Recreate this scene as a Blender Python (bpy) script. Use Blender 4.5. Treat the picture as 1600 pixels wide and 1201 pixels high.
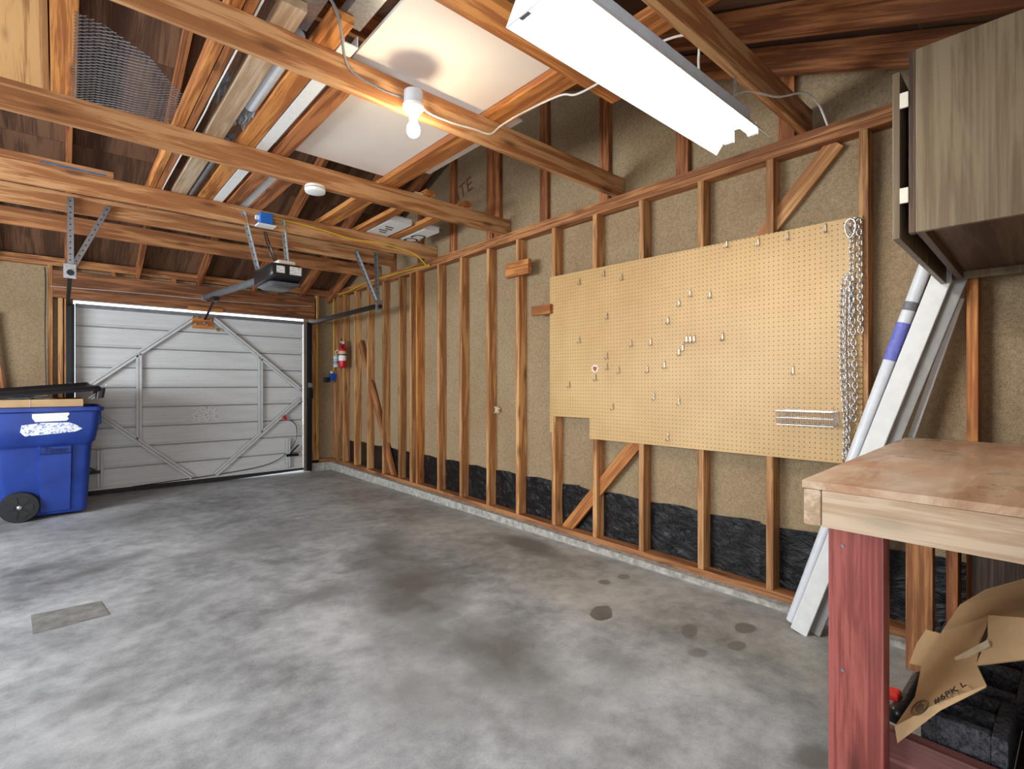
import bpy, bmesh, math, random
from mathutils import Vector, Matrix
random.seed(7)
for o in list(bpy.data.objects): bpy.data.objects.remove(o)
SC = bpy.context.scene
COL = SC.collection
R = math.radians

# ------------------------------------------------------------------ camera, world, lights, exposure
cam_d = bpy.data.cameras.new('camera'); cam = bpy.data.objects.new('camera', cam_d); COL.objects.link(cam)
cam.location = (0, 0, 1.19); cam.rotation_euler = (R(90), 0, R(-41.4))
cam_d.sensor_width = 36; cam_d.lens = 18; cam_d.clip_start = 0.02
SC.camera = cam
w = bpy.data.worlds.new('sky'); SC.world = w; w.use_nodes = True
bg = w.node_tree.nodes['Background']; bg.inputs[0].default_value = (0.86, 0.93, 1.0, 1); bg.inputs[1].default_value = 2.2

def area(name, loc, rot, sx, sy, power, col):
    l = bpy.data.lights.new(name, 'AREA'); l.shape = 'RECTANGLE'; l.size = sx; l.size_y = sy; l.energy = power; l.color = col
    o = bpy.data.objects.new(name, l); COL.objects.link(o); o.location = loc; o.rotation_euler = rot
    return o
# fill lamps added at the unseen, assumed back doorway and left-wall window
area('added_doorway_fill', (-0.55, -0.30, 1.12), (R(90), 0, 0), 1.7, 2.0, 40, (0.93, 0.97, 1.0))
area('added_window_fill', (-2.78, 3.9, 1.55), (R(90), 0, R(-90)), 2.9, 1.1, 170, (0.86, 0.94, 1.0))
VS = SC.view_settings
VS.view_transform = 'Standard'; VS.look = 'None'; VS.gamma = 1; VS.exposure = 0.36; VS.use_curve_mapping = False

# ------------------------------------------------------------------ materials
def lin(r, g, b):
    f = lambda c: (c/255/12.92) if c/255 <= 0.04045 else ((c/255+0.055)/1.055)**2.4
    return (f(r), f(g), f(b), 1)

class NT:
    def __init__(s, name):
        s.m = bpy.data.materials.new(name); s.m.use_nodes = True
        s.t = s.m.node_tree; s.b = s.t.nodes['Principled BSDF']; s.out = s.t.nodes['Material Output']
    def n(s, typ, **kw):
        nd = s.t.nodes.new(typ)
        for k, v in kw.items():
            if k.startswith('i_'): nd.inputs[k[2:].replace('_', ' ')].default_value = v
            elif k.startswith('x'): nd.inputs[int(k[1:])].default_value = v
            else: setattr(nd, k, v)
        return nd
    def l(s, a, b): s.t.links.new(a, b)
    def math(s, op, a, b=None, clamp=False):
        nd = s.n('ShaderNodeMath', operation=op); nd.use_clamp = clamp
        for i, v in enumerate((a, b)):
            if v is None: continue
            if isinstance(v, (int, float)): nd.inputs[i].default_value = v
            else: s.l(v, nd.inputs[i])
        return nd.outputs[0]
    def mix(s, fac, a, b, mode='MIX'):
        nd = s.n('ShaderNodeMix', data_type='RGBA', blend_type=mode)
        for i, v in ((0, fac), (6, a), (7, b)):
            if isinstance(v, (int, float)): nd.inputs[i].default_value = v
            elif isinstance(v, tuple): nd.inputs[i].default_value = v
            else: s.l(v, nd.inputs[i])
        return nd.outputs[2]
    def ramp(s, fac, stops):
        nd = s.n('ShaderNodeValToRGB'); cr = nd.color_ramp
        while len(cr.elements) < len(stops): cr.elements.new(0.5)
        for e, (p, c) in zip(cr.elements, stops): e.position = p; e.color = c if isinstance(c, tuple) else (c, c, c, 1)
        s.l(fac, nd.inputs[0]); return nd.outputs[0]
    def noise(s, vec, scale, detail=4, rough=0.55, dist=0):
        nd = s.n('ShaderNodeTexNoise'); nd.inputs['Scale'].default_value = scale; nd.inputs['Detail'].default_value = detail
        nd.inputs['Roughness'].default_value = rough; nd.inputs['Distortion'].default_value = dist
        if vec is not None: s.l(vec, nd.inputs['Vector'])
        return nd.outputs[0]
    def coord(s, scale=(1, 1, 1), which='Object', rnd=False):
        tc = s.n('ShaderNodeTexCoord'); v = tc.outputs[which]
        if rnd:
            oi = s.n('ShaderNodeObjectInfo'); a = s.n('ShaderNodeVectorMath', operation='ADD')
            m = s.math('MULTIPLY', oi.outputs['Random'], 37.0); s.l(v, a.inputs[0]); s.l(m, a.inputs[1]); v = a.outputs[0]
            s.rnd = oi.outputs['Random']
        mp = s.n('ShaderNodeMapping'); mp.inputs['Scale'].default_value = scale; s.l(v, mp.inputs[0])
        return mp.outputs[0]
    def bump(s, h, strength=0.3, dist=0.01):
        b = s.n('ShaderNodeBump'); b.inputs['Strength'].default_value = strength; b.inputs['Distance'].default_value = dist
        s.l(h, b.inputs['Height']); s.l(b.outputs[0], s.b.inputs['Normal'])
    def fin(s, col, rough=0.6, metal=0.0, spec=0.4):
        if isinstance(col, tuple): s.b.inputs['Base Color'].default_value = col
        else: s.l(col, s.b.inputs['Base Color'])
        if isinstance(rough, (int, float)): s.b.inputs['Roughness'].default_value = rough
        else: s.l(rough, s.b.inputs['Roughness'])
        s.b.inputs['Metallic'].default_value = metal
        s.b.inputs['Specular IOR Level'].default_value = spec
        return s.m

def wood(name, c1, c2, knots=0.8, vary=0.35, rough=0.65, gscale=1.0):
    def mute(c):
        g = c[0]*.3+c[1]*.6+c[2]*.1
        return tuple(.86*(x*.93+g*.07) for x in c[:3])+(1,)
    c1, c2 = mute(c1), mute(c2)
    t = NT(name)
    v = t.coord((0.9*gscale, 12*gscale, 12*gscale), rnd=True)
    rnd = t.rnd
    n1 = t.noise(v, 1.6, 5, 0.6, 0.6)
    v2 = t.coord((2.5, 110, 110), rnd=True)
    n2 = t.noise(v2, 1.0, 3, 0.6)
    f = t.math('ADD', t.math('MULTIPLY', n1, 0.75), t.math('MULTIPLY', n2, 0.3))
    col = t.ramp(f, [(0.40, tuple(x*.8 for x in c2[:3])+(1,)), (0.5, c2), (0.58, c1)])
    vk = t.coord((2.6, 9, 9), rnd=True)
    vo = t.n('ShaderNodeTexVoronoi'); vo.inputs['Scale'].default_value = 0.95; t.l(vk, vo.inputs['Vector'])
    k = t.ramp(vo.outputs['Distance'], [(0.09, knots), (0.15, knots*.4), (0.24, 0.0)])
    dark = tuple(x*0.28 for x in c2[:3]) + (1,)
    col = t.mix(k, col, dark)
    val = t.math('ADD', t.math('MULTIPLY', rnd, vary), 1.0-vary*0.55)
    hs = t.n('ShaderNodeHueSaturation'); t.l(val, hs.inputs['Value']); t.l(col, hs.inputs['Color'])
    t.bump(n2, 0.15, 0.003)
    return t.fin(hs.outputs[0], rough)

def plain(name, c, rough=0.6, metal=0.0, nz=0.12, scale=25, spec=0.4, bump=0):
    t = NT(name); v = t.coord()
    n = t.noise(v, scale, 4)
    d = tuple(x*(1-nz*2) for x in c[:3]) + (1,)
    l2 = tuple(min(1, x*(1+nz)) for x in c[:3]) + (1,)
    if bump: t.bump(n, bump, 0.01)
    return t.fin(t.ramp(n, [(0.3, d), (0.7, l2)]), rough, metal, spec)

def emis(name, c, strength):
    t = NT(name); t.b.inputs['Base Color'].default_value = c
    t.b.inputs['Emission Color'].default_value = c; t.b.inputs['Emission Strength'].default_value = strength
    return t.m

M = {}
M['joist'] = wood('joist_lumber', lin(214, 160, 104), lin(176, 112, 60), 0.75, 0.2)
M['stud'] = wood('stud_lumber', lin(212, 156, 94), lin(172, 112, 58), 0.7, 0.4)
M['rafter'] = wood('rafter_lumber', lin(190, 118, 62), lin(140, 78, 36), 0.7, 0.25)
M['orange'] = wood('orange_lumber', lin(214, 140, 62), lin(170, 98, 38), 0.6, 0.25)
M['pale'] = wood('pale_lumber', lin(206, 180, 150), lin(186, 154, 120), 0.3, 0.12, gscale=1.1)
M['plate'] = wood('plate_lumber', lin(192, 128, 72), lin(146, 88, 44), 0.6, 0.2)
M['redwood'] = wood('red_stained_wood', lin(166, 84, 74), lin(136, 60, 52), 0.7, 0.1, 0.45)
M['maroon'] = wood('maroon_wood', lin(140, 88, 84), lin(110, 64, 60), 0.3, 0.1)
M['header'] = wood('header_lumber', lin(168, 108, 62), lin(122, 72, 38), 0.7, 0.2)
M['roofply'] = wood('roof_plywood', lin(128, 90, 62), lin(92, 60, 40), 0.4, 0.25, 0.75, 0.35)
M['lightply'] = wood('light_plywood', lin(206, 154, 92), lin(160, 108, 56), 0.5, 0.1, 0.7, 0.35)
M['cabwood'] = wood('walnut_stained_plywood', lin(140, 122, 94), lin(122, 102, 76), 0.1, 0.08, 0.45, 0.8)
M['cabdark'] = wood('dark_cabinet_wood', lin(104, 78, 58), lin(70, 50, 38), 0.2, 0.1, 0.5, 0.6)
M['white'] = plain('white_paint', lin(232, 232, 230), 0.5, nz=0.03)
M['greypaint'] = plain('grey_painted_trim', lin(150, 146, 142), 0.6, nz=0.05)
M['drywall'] = plain('drywall_paper', lin(226, 216, 208), 0.8, nz=0.03, scale=3)
M['galv'] = plain('galvanised_steel', lin(176, 180, 184), 0.38, 0.85, 0.12, 60)
M['chrome'] = plain('zinc_chain', lin(215, 215, 218), 0.22, 0.95, 0.08, 200)
M['black'] = plain('black_plastic', lin(30, 30, 33), 0.35, nz=0.1)
M['blackmetal'] = plain('black_metal', lin(26, 26, 28), 0.4, 0.3, nz=0.2)
M['rubber'] = plain('black_rubber', lin(38, 38, 40), 0.7)
M['red'] = plain('extinguisher_red', lin(196, 22, 34), 0.3, nz=0.05)
M['bluebox'] = plain('blue_electrical_plastic', lin(44, 112, 200), 0.45, nz=0.05)
M['darkblue'] = plain('dark_blue_plastic', lin(28, 70, 150), 0.45, nz=0.05)
M['navy'] = plain('navy_moulded_letters', lin(16, 32, 88), 0.5)
M['dullblue'] = plain('dull_blue_paint', lin(84, 112, 150), 0.7, nz=0.2)
M['orangeprint'] = plain('orange_print', lin(196, 92, 40), 0.5)
M['yellow'] = plain('yellow_cable', lin(232, 196, 40), 0.45, nz=0.04)
M['greycable'] = plain('grey_cable', lin(112, 110, 112), 0.5, nz=0.05)
M['whitecable'] = plain('white_cable', lin(214, 210, 204), 0.5, nz=0.05)
M['card'] = plain('cardboard', lin(188, 154, 112), 0.8, nz=0.08, scale=9)
M['cardedge'] = plain('cardboard_edge', lin(206, 186, 156), 0.85, nz=0.1, scale=60)
M['tape'] = plain('packing_tape', lin(196, 176, 146), 0.2, nz=0.1, scale=30, spec=0.7)
M['ink'] = plain('black_print', lin(40, 34, 30), 0.8, nz=0.1)
M['redink'] = plain('red_stencil_ink', lin(128, 66, 46), 0.9, nz=0.2)
M['clear'] = plain('crinkled_plastic_film', lin(206, 210, 212), 0.25, nz=0.15, scale=40, spec=0.7)
M['tube'] = plain('white_plastic_tube', lin(222, 226, 232), 0.3, nz=0.03)
M['bluelabel'] = plain('blue_label', lin(112, 116, 196), 0.5, nz=0.12, scale=70)
M['greylabel'] = plain('grey_barcode', lin(120, 120, 124), 0.5, nz=0.2, scale=160)
M['pvc'] = plain('pale_grey_pipe', lin(196, 200, 208), 0.4, nz=0.04)
M['cream'] = plain('cream_plastic', lin(226, 218, 200), 0.4, nz=0.03)
M['lens'] = plain('smoked_lens_plastic', lin(92, 92, 96), 0.25, nz=0.08)
M['porcelain'] = plain('white_porcelain', lin(238, 234, 226), 0.3, nz=0.02)
M['brass'] = plain('brass', lin(190, 150, 60), 0.35, 0.8)
M['hood'] = plain('white_enamel_hood', lin(240, 242, 242), 0.35, nz=0.02)
M['patchgrey'] = plain('dark_cement_patch', lin(128, 126, 122), 0.8, nz=0.2, scale=14)
M['greymetal'] = plain('grey_metal', lin(130, 134, 140), 0.45, 0.5)
M['redpl'] = plain('red_plastic', lin(206, 40, 34), 0.5)
M['glove'] = plain('black_wet_rubber', lin(34, 36, 38), 0.3, bump=0.4)
M['bulb'] = emis('warm_bulb_glass', (1.0, 0.82, 0.55, 1), 190)
M['fluoro'] = emis('fluorescent_tube', (1.0, 0.98, 0.93, 1), 29)

def mat_floor():
    t = NT('stained_concrete'); v = t.coord()
    n1 = t.noise(v, 1.3, 7, 0.62, 0.4); n2 = t.noise(v, 9, 6, 0.65); n3 = t.noise(v, 130, 3, 0.6)
    f = t.math('ADD', t.math('ADD', t.math('MULTIPLY', n1, 0.55), t.math('MULTIPLY', n2, 0.35)), t.math('MULTIPLY', n3, 0.12))
    col = t.ramp(f, [(0.38, lin(112, 113, 114)), (0.5, lin(154, 156, 158)), (0.61, lin(184, 186, 188))])
    # tan tone along the right wall
    sep = t.n('ShaderNodeSeparateXYZ'); t.l(v, sep.inputs[0])
    wob = t.math('MULTIPLY', n1, 0.8)
    tan = t.ramp(t.math('SUBTRACT', t.math('ADD', sep.outputs[0], wob), 1.9), [(0.35, 0.0), (0.75, 0.55)])
    col = t.mix(tan, col, t.mix(1.0, col, (0.93, 0.86, 0.72, 1), 'MULTIPLY'))
    # oil stains, drips and worn blotches: (x, y, rx, ry, angle, strength, edge)
    st = [(1.50, 2.55, .38, .95, -28, .85, .85), (1.45, 1.75, .34, .55, -20, .8, .85), (1.05, 1.70, .30, .35, 10, .55, .9), (1.75, 3.35, .32, .75, -30, .8, .85), (1.15, 2.9, .32, .2, 0, .6, .8),
          (2.117, 1.70, .095, .062, 30, .95, .12), (2.50, 1.12, .07, .05, 0, .75, .2), (2.29, 1.29, .10, .045, 20, .6, .25), (2.31, 1.07, .06, .04, 0, .6, .2), (2.12, 1.16, .05, .04, 0, .55, .25),
          (2.60, 2.75, .16, .5, -5, .75, .6), (2.45, 1.95, .045, .04, 0, .7, .25), (2.62, 1.92, .05, .045, 0, .65, .25), (1.80, .60, .08, .06, 0, .75, .5), (1.40, 1.28, .3, .3, 0, .55, .95), (1.75, 1.35, .2, .35, -30, .5, .9),
          (0.1, 4.2, .35, .10, 25, .6, .7), (-.1, 4.5, .2, .10, 0, .6, .7), (0.35, 4.4, .3, .13, 10, .55, .8), (.75, 1.25, .03, .02, 0, .7, .3), (.1, 2.5, .2, .08, 30, .4, .8), (1.2, 4.2, .8, .35, 10, .5, .9), (.5, 5.6, 1.0, .5, 0, .4, .9), (.6, 3.3, .25, .1, 20, .35, .8), (.45, 1.6, .3, .12, -30, .4, .8)]
    mask = None
    vn = t.n('ShaderNodeTexNoise'); vn.inputs['Scale'].default_value = 5; vn.inputs['Detail'].default_value = 5; t.l(v, vn.inputs['Vector'])
    off = t.n('ShaderNodeVectorMath', operation='SUBTRACT'); t.l(vn.outputs['Color'], off.inputs[0]); off.inputs[1].default_value = (.5, .5, .5)
    for (x, y, rx, ry, a, k, e) in st:
        sc = t.n('ShaderNodeVectorMath', operation='SCALE'); t.l(off.outputs[0], sc.inputs[0]); sc.inputs['Scale'].default_value = min(rx, ry)*1.5
        ad = t.n('ShaderNodeVectorMath', operation='ADD'); t.l(v, ad.inputs[0]); t.l(sc.outputs[0], ad.inputs[1])
        mp = t.n('ShaderNodeMapping', vector_type='TEXTURE'); mp.inputs['Location'].default_value = (x, y, 0)
        mp.inputs['Rotation'].default_value = (0, 0, R(a)); mp.inputs['Scale'].default_value = (rx, ry, 1); t.l(ad.outputs[0], mp.inputs[0])
        ln = t.n('ShaderNodeVectorMath', operation='LENGTH'); t.l(mp.outputs[0], ln.inputs[0])
        r_ = t.ramp(ln.outputs['Value'], [(max(0.02, 1-e), k), (1.0, 0.0)])
        mask = r_ if mask is None else t.math('MAXIMUM', mask, r_)
    grit = t.math('ADD', t.math('MULTIPLY', n2, 0.9), 0.45)
    mask = t.math('MULTIPLY', mask, grit, True)
    col = t.mix(mask, col, lin(84, 80, 74))
    # white scrapes
    vs = t.n('ShaderNodeTexVoronoi'); vs.inputs['Scale'].default_value = 3.3; vs.feature = 'DISTANCE_TO_EDGE'
    vw = t.n('ShaderNodeVectorMath', operation='ADD'); sc2 = t.n('ShaderNodeVectorMath', operation='SCALE'); sc2.inputs['Scale'].default_value = 0.35
    t.l(off.outputs[0], sc2.inputs[0]); t.l(v, vw.inputs[0]); t.l(sc2.outputs[0], vw.inputs[1]); t.l(vw.outputs[0], vs.inputs['Vector'])
    line = t.ramp(vs.outputs['Distance'], [(0.0, 0.16), (0.012, 0.0)])
    col = t.mix(line, col, lin(110, 106, 100))
    t.bump(t.math('ADD', n2, t.math('MULTIPLY', n3, 0.5)), 0.12, 0.01)
    return t.fin(col, t.ramp(n1, [(0.3, 0.42), (0.7, 0.62)]), 0, 0.35)
M['floor'] = mat_floor()

def mat_sheath(name, c1, c2):
    t = NT(name); v = t.coord(); n = t.noise(v, 190, 4, 0.7); n2 = t.noise(v, 2.2, 4); n3 = t.noise(v, 60, 3)
    col = t.ramp(t.math('ADD', t.math('MULTIPLY', n, 0.7), t.math('MULTIPLY', n3, 0.3)), [(0.36, c2), (0.6, c1)])
    col = t.mix(t.ramp(n2, [(0.35, 0.35), (0.6, 0.0)]), col, t.mix(1.0, col, (0.68, 0.58, 0.46, 1), 'MULTIPLY'))
    t.bump(n, 0.25, 0.003); return t.fin(col, 0.85)
M['sheath'] = mat_sheath('fibreboard_sheathing', lin(172, 150, 118), lin(122, 101, 74))
M['concrete_curb'] = plain('rough_curb_concrete', lin(176, 172, 164), 0.9, nz=0.22, scale=28, bump=0.6)

def mat_poly():
    t = NT('black_polythene'); v = t.coord((1, 1.6, 3)); n = t.noise(v, 5, 6, 0.6, 1.2); n2 = t.noise(v, 60, 3)
    t.bump(n, 0.9, 0.03)
    return t.fin(t.mix(t.ramp(n2, [(0.62, 0.0), (0.8, 0.12)]), lin(15, 16, 19), lin(120, 118, 114)), 0.32)
M['poly'] = mat_poly()

def mat_peg():
    t = NT('pegboard_hardboard'); v = t.coord((1, 1, 1))
    sep = t.n('ShaderNodeSeparateXYZ'); t.l(v, sep.inputs[0])
    d = []
    for o in (1, 2):
        f = t.math('FRACT', t.math('DIVIDE', t.math('ADD', sep.outputs[o], 10.0), 0.0254))
        d.append(t.math('POWER', t.math('SUBTRACT', f, 0.5), 2.0))
    r = t.math('SQRT', t.math('ADD', d[0], d[1]))
    hole = t.ramp(r, [(0.105, 1.0), (0.13, 0.0)])
    n = t.noise(v, 2.0, 4); n2 = t.noise(v, 120, 2)
    col = t.ramp(t.math('ADD', t.math('MULTIPLY', n, 0.8), t.math('MULTIPLY', n2, 0.2)), [(0.3, lin(186, 148, 94)), (0.7, lin(208, 173, 120))])
    return t.fin(t.mix(hole, col, lin(70, 48, 26)), 0.42)
M['peg'] = mat_peg()
M['pegedge'] = plain('hardboard_edge', lin(150, 112, 66), 0.7)

def mat_bin():
    t = NT('blue_bin_plastic'); v = t.coord(); n = t.noise(v, 160, 3, 0.6); n1 = t.noise(v, 5, 4)
    t.bump(n, 0.12, 0.003)
    return t.fin(t.ramp(n1, [(0.3, lin(24, 48, 122)), (0.7, lin(36, 66, 150))]), 0.42)
M['bin'] = mat_bin()

def mat_door():
    t = NT('garage_door_enamel'); v = t.coord((0.6, 1, 14)); n = t.noise(v, 2.5, 4); n2 = t.noise(v, 26, 2)
    return t.fin(t.ramp(t.math('ADD', t.math('MULTIPLY', n, .6), t.math('MULTIPLY', n2, .4)), [(0.3, lin(192, 192, 191)), (0.7, lin(218, 218, 217))]), 0.5)
M['door'] = mat_door()

def mat_bench():
    t = NT('worn_bench_top'); v = t.coord((1.2, 9, 9)); n = t.noise(v, 1.3, 6, 0.65, 1.0); v2 = t.coord((3, 60, 60)); n2 = t.noise(v2, 1, 4, 0.7); n3 = t.noise(t.coord(), 3.0, 5, 0.6)
    col = t.ramp(n, [(0.32, lin(146, 108, 80)), (0.48, lin(178, 148, 120)), (0.66, lin(196, 176, 154))])
    col = t.mix(t.ramp(n3, [(0.50, 0.0), (0.64, 0.5)]), col, lin(168, 112, 72))
    col = t.mix(t.ramp(n2, [(0.6, 0.0), (0.75, 0.35)]), col, lin(228, 216, 200))
    t.bump(n2, 0.2, 0.003)
    return t.fin(col, t.ramp(n3, [(0.4, 0.25), (0.6, 0.55)]))
M['bench'] = mat_bench()

def mat_cinder():
    t = NT('dark_aggregate_block'); v = t.coord(); n = t.noise(v, 90, 5, 0.75); n2 = t.noise(v, 22, 4)
    t.bump(n, 1.0, 0.02)
    return t.fin(t.ramp(n, [(0.35, lin(34, 34, 38)), (0.62, lin(108, 108, 116)), (0.75, lin(160, 160, 168))]), 0.9)
M['cinder'] = mat_cinder()

def mat_spray():
    t = NT('faded_white_spray_paint'); v = t.coord(); n = t.noise(v, 55, 5, 0.7)
    return t.fin(t.ramp(n, [(0.38, lin(48, 84, 170)), (0.5, lin(228, 230, 234))]), 0.6)
M['spray'] = mat_spray()

def mat_label():
    t = NT('printed_door_sticker'); v = t.coord((14, 1, 40)); n = t.noise(v, 2, 4)
    return t.fin(t.ramp(n, [(0.36, lin(150, 140, 120)), (0.5, lin(222, 222, 224)), (0.66, lin(206, 200, 184))]), 0.5)
M['sticker'] = mat_label()

# ------------------------------------------------------------------ object helpers
W = {}
def link(o, parent=None, world=None):
    COL.objects.link(o)
    world = world if world is not None else Matrix.Identity(4)
    o.matrix_basis = world; W[o] = world
    if parent is not None:
        o.parent = parent; o.matrix_parent_inverse = W[parent].inverted()
    return o
def tag(o, label, cat, group=None, kind=None):
    o['label'] = label; o['category'] = cat
    if group: o['group'] = group
    if kind: o['kind'] = kind
    return o
def thing(name, loc, label, cat, group=None, kind=None, rz=0):
    e = bpy.data.objects.new(name, None); e.empty_display_size = 0.05
    link(e, None, Matrix.Translation(loc) @ Matrix.Rotation(rz, 4, 'Z'))
    return tag(e, label, cat, group, kind)
def obj(name, bm, mat, parent=None, smooth=False, base=True, mats=None, xf=None):
    """bm in world coordinates (after xf): origin moves to the bottom centre of the shape"""
    if xf is not None: bmesh.ops.transform(bm, matrix=xf, verts=bm.verts)
    bmesh.ops.recalc_face_normals(bm, faces=bm.faces)
    xs = [v.co for v in bm.verts]
    c = Vector(((min(v.x for v in xs)+max(v.x for v in xs))/2, (min(v.y for v in xs)+max(v.y for v in xs))/2, min(v.z for v in xs))) if base else Vector((0, 0, 0))
    bmesh.ops.translate(bm, verts=bm.verts, vec=-c)
    me = bpy.data.meshes.new(name); bm.to_mesh(me); bm.free()
    for m in (mats or [mat]): me.materials.append(M[m])
    if smooth:
        for p in me.polygons: p.use_smooth = True
        if smooth != 'all': me.set_sharp_from_angle(angle=R(38))
    o = bpy.data.objects.new(name, me)
    return link(o, parent, Matrix.Translation(c))
def NB(): return bmesh.new()
def box(bm, x0, x1, y0, y1, z0, z1, bev=0):
    vs = [bm.verts.new(p) for p in ((x0, y0, z0), (x1, y0, z0), (x1, y1, z0), (x0, y1, z0), (x0, y0, z1), (x1, y0, z1), (x1, y1, z1), (x0, y1, z1))]
    fs = [bm.faces.new([vs[i] for i in f]) for f in ((3, 2, 1, 0), (4, 5, 6, 7), (0, 1, 5, 4), (1, 2, 6, 5), (2, 3, 7, 6), (3, 0, 4, 7))]
    if bev:
        es = list({e for f in fs for e in f.edges})
        bmesh.ops.bevel(bm, geom=es, offset=bev, segments=2, affect='EDGES', profile=0.6)
    return bm
def bx(*a, **k): return box(NB(), *a, **k)
def frame(d):
    d = d.normalized(); up = Vector((0, 0, 1)) if abs(d.z) < 0.95 else Vector((1, 0, 0))
    x = d.cross(up).normalized(); return x, x.cross(d).normalized()
def tube(bm, pts, r, n=8, closed=False):
    pts = [Vector(p) for p in pts]; rings = []; N = len(pts); ref = None
    for i, p in enumerate(pts):
        if closed: d = pts[(i+1) % N]-pts[i-1]
        else: d = pts[min(i+1, N-1)]-pts[max(i-1, 0)]
        d.normalize()
        if ref is None: x, y = frame(d)
        else:
            x = (ref-d*ref.dot(d)).normalized(); y = x.cross(d)
        ref = x
        rr = r[i] if isinstance(r, (list, tuple)) else r
        rings.append([bm.verts.new(p+(x*math.cos(2*math.pi*k/n)+y*math.sin(2*math.pi*k/n))*rr) for k in range(n)])
    M_ = N if closed else N-1
    for i in range(M_):
        a, b = rings[i], rings[(i+1) % N]
        for k in range(n): bm.faces.new((a[k], a[(k+1) % n], b[(k+1) % n], b[k]))
    if not closed:
        bm.faces.new(rings[0][::-1]); bm.faces.new(rings[-1])
    return bm
def lathe(bm, prof, org=(0, 0, 0), axis='Z', n=24):
    org = Vector(org); rings = []
    for r, h in prof:
        ring = []
        for k in range(n):
            a = 2*math.pi*k/n; u, v = r*math.cos(a), r*math.sin(a)
            p = {'Z': (u, v, h), 'Y': (u, h, v), 'X': (h, u, v)}[axis]
            ring.append(bm.verts.new(org+Vector(p)))
        rings.append(ring)
    for a, b in zip(rings, rings[1:]):
        for k in range(n): bm.faces.new((a[k], a[(k+1) % n], b[(k+1) % n], b[k]))
    bm.faces.new(rings[0][::-1]); bm.faces.new(rings[-1]); return bm
def prism(bm, poly, axis, a0, a1):
    """poly: 2-D outline in the two other axes (in x,y,z order), extruded along axis from a0 to a1"""
    def P(u, v, a): return {'x': (a, u, v), 'y': (u, a, v), 'z': (u, v, a)}[axis]
    A = [bm.verts.new(P(u, v, a0)) for u, v in poly]; B = [bm.verts.new(P(u, v, a1)) for u, v in poly]
    bm.faces.new(A[::-1]); bm.faces.new(B); n = len(poly)
    for i in range(n): bm.faces.new((A[i], A[(i+1) % n], B[(i+1) % n], B[i]))
    return bm
def loft(bm, rings, cap=True):
    rs = [[bm.verts.new(p) for p in r] for r in rings]; n = len(rs[0])
    for a, b in zip(rs, rs[1:]):
        for k in range(n): bm.faces.new((a[k], a[(k+1) % n], b[(k+1) % n], b[k]))
    if cap: bm.faces.new(rs[0][::-1]); bm.faces.new(rs[-1])
    return bm
def rrect(cx, cy, hx, hy, r, z, seg=4):
    pts = []
    for sx, sy, a0 in ((1, 1, 0), (-1, 1, 90), (-1, -1, 180), (1, -1, 270)):
        for k in range(seg+1):
            a = R(a0+90*k/seg); pts.append((cx+sx*(hx-r)+r*math.cos(a), cy+sy*(hy-r)+r*math.sin(a), z))
    return pts
def smooth_path(pts, k=6):
    pts = [Vector(p) for p in pts]; out = []
    for i in range(len(pts)-1):
        p0, p1, p2, p3 = pts[max(i-1, 0)], pts[i], pts[i+1], pts[min(i+2, len(pts)-1)]
        for j in range(k):
            t = j/k; out.append(0.5*((2*p1)+(p2-p0)*t+(2*p0-5*p1+4*p2-p3)*t*t+(3*p1-p0-3*p2+p3)*t**3))
    return out+[pts[-1]]
def board(name, p0, p1, w, wdir, t, mat, parent=None, bev=0.0025):
    """a plank from p0 to p1 (centre line), w wide along wdir, t thick; local X runs along the grain"""
    p0, p1 = Vector(p0), Vector(p1); d = p1-p0; L = d.length; x = d.normalized()
    y = Vector(wdir); y = (y-x*y.dot(x)).normalized(); z = x.cross(y)
    bm = box(NB(), -L/2, L/2, -w/2, w/2, -t/2, t/2, bev)
    me = bpy.data.meshes.new(name); bm.to_mesh(me); bm.free(); me.materials.append(M[mat])
    c = (p0+p1)/2
    mw = Matrix(((x.x, y.x, z.x, c.x), (x.y, y.y, z.y, c.y), (x.z, y.z, z.z, c.z), (0, 0, 0, 1)))
    return link(bpy.data.objects.new(name, me), parent, mw)
def lum(name, x0, x1, y0, y1, z0, z1, mat, parent=None, bev=0.0025):
    dx, dy, dz = x1-x0, y1-y0, z1-z0; cx, cy, cz = (x0+x1)/2, (y0+y1)/2, (z0+z1)/2
    if dx >= dy and dx >= dz: return board(name, (x0, cy, cz), (x1, cy, cz), dy, (0, 1, 0), dz, mat, parent, bev)
    if dy >= dz: return board(name, (cx, y0, cz), (cx, y1, cz), dx, (1, 0, 0), dz, mat, parent, bev)
    return board(name, (cx, cy, z0), (cx, cy, z1), dx, (1, 0, 0), dy, mat, parent, bev)
def text(name, body, size, mw, mat, parent, ext=0.0006, label=None):
    cu = bpy.data.curves.new(name, 'FONT'); cu.body = body; cu.size = size; cu.extrude = ext; cu.align_x = 'CENTER'; cu.align_y = 'CENTER'; cu.resolution_u = 3
    tmp = bpy.data.objects.new('tmp', cu); COL.objects.link(tmp)
    dg = bpy.context.evaluated_depsgraph_get(); me = bpy.data.meshes.new_from_object(tmp.evaluated_get(dg)); bpy.data.objects.remove(tmp)
    me.name = name; me.materials.clear(); me.materials.append(M[mat])
    return link(bpy.data.objects.new(name, me), parent, mw)
def basis(o, x, y):
    x = Vector(x).normalized(); y = Vector(y); y = (y-x*y.dot(x)).normalized(); z = x.cross(y)
    return Matrix(((x.x, y.x, z.x, o[0]), (x.y, y.y, z.y, o[1]), (x.z, y.z, z.z, o[2]), (0, 0, 0, 1)))

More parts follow.
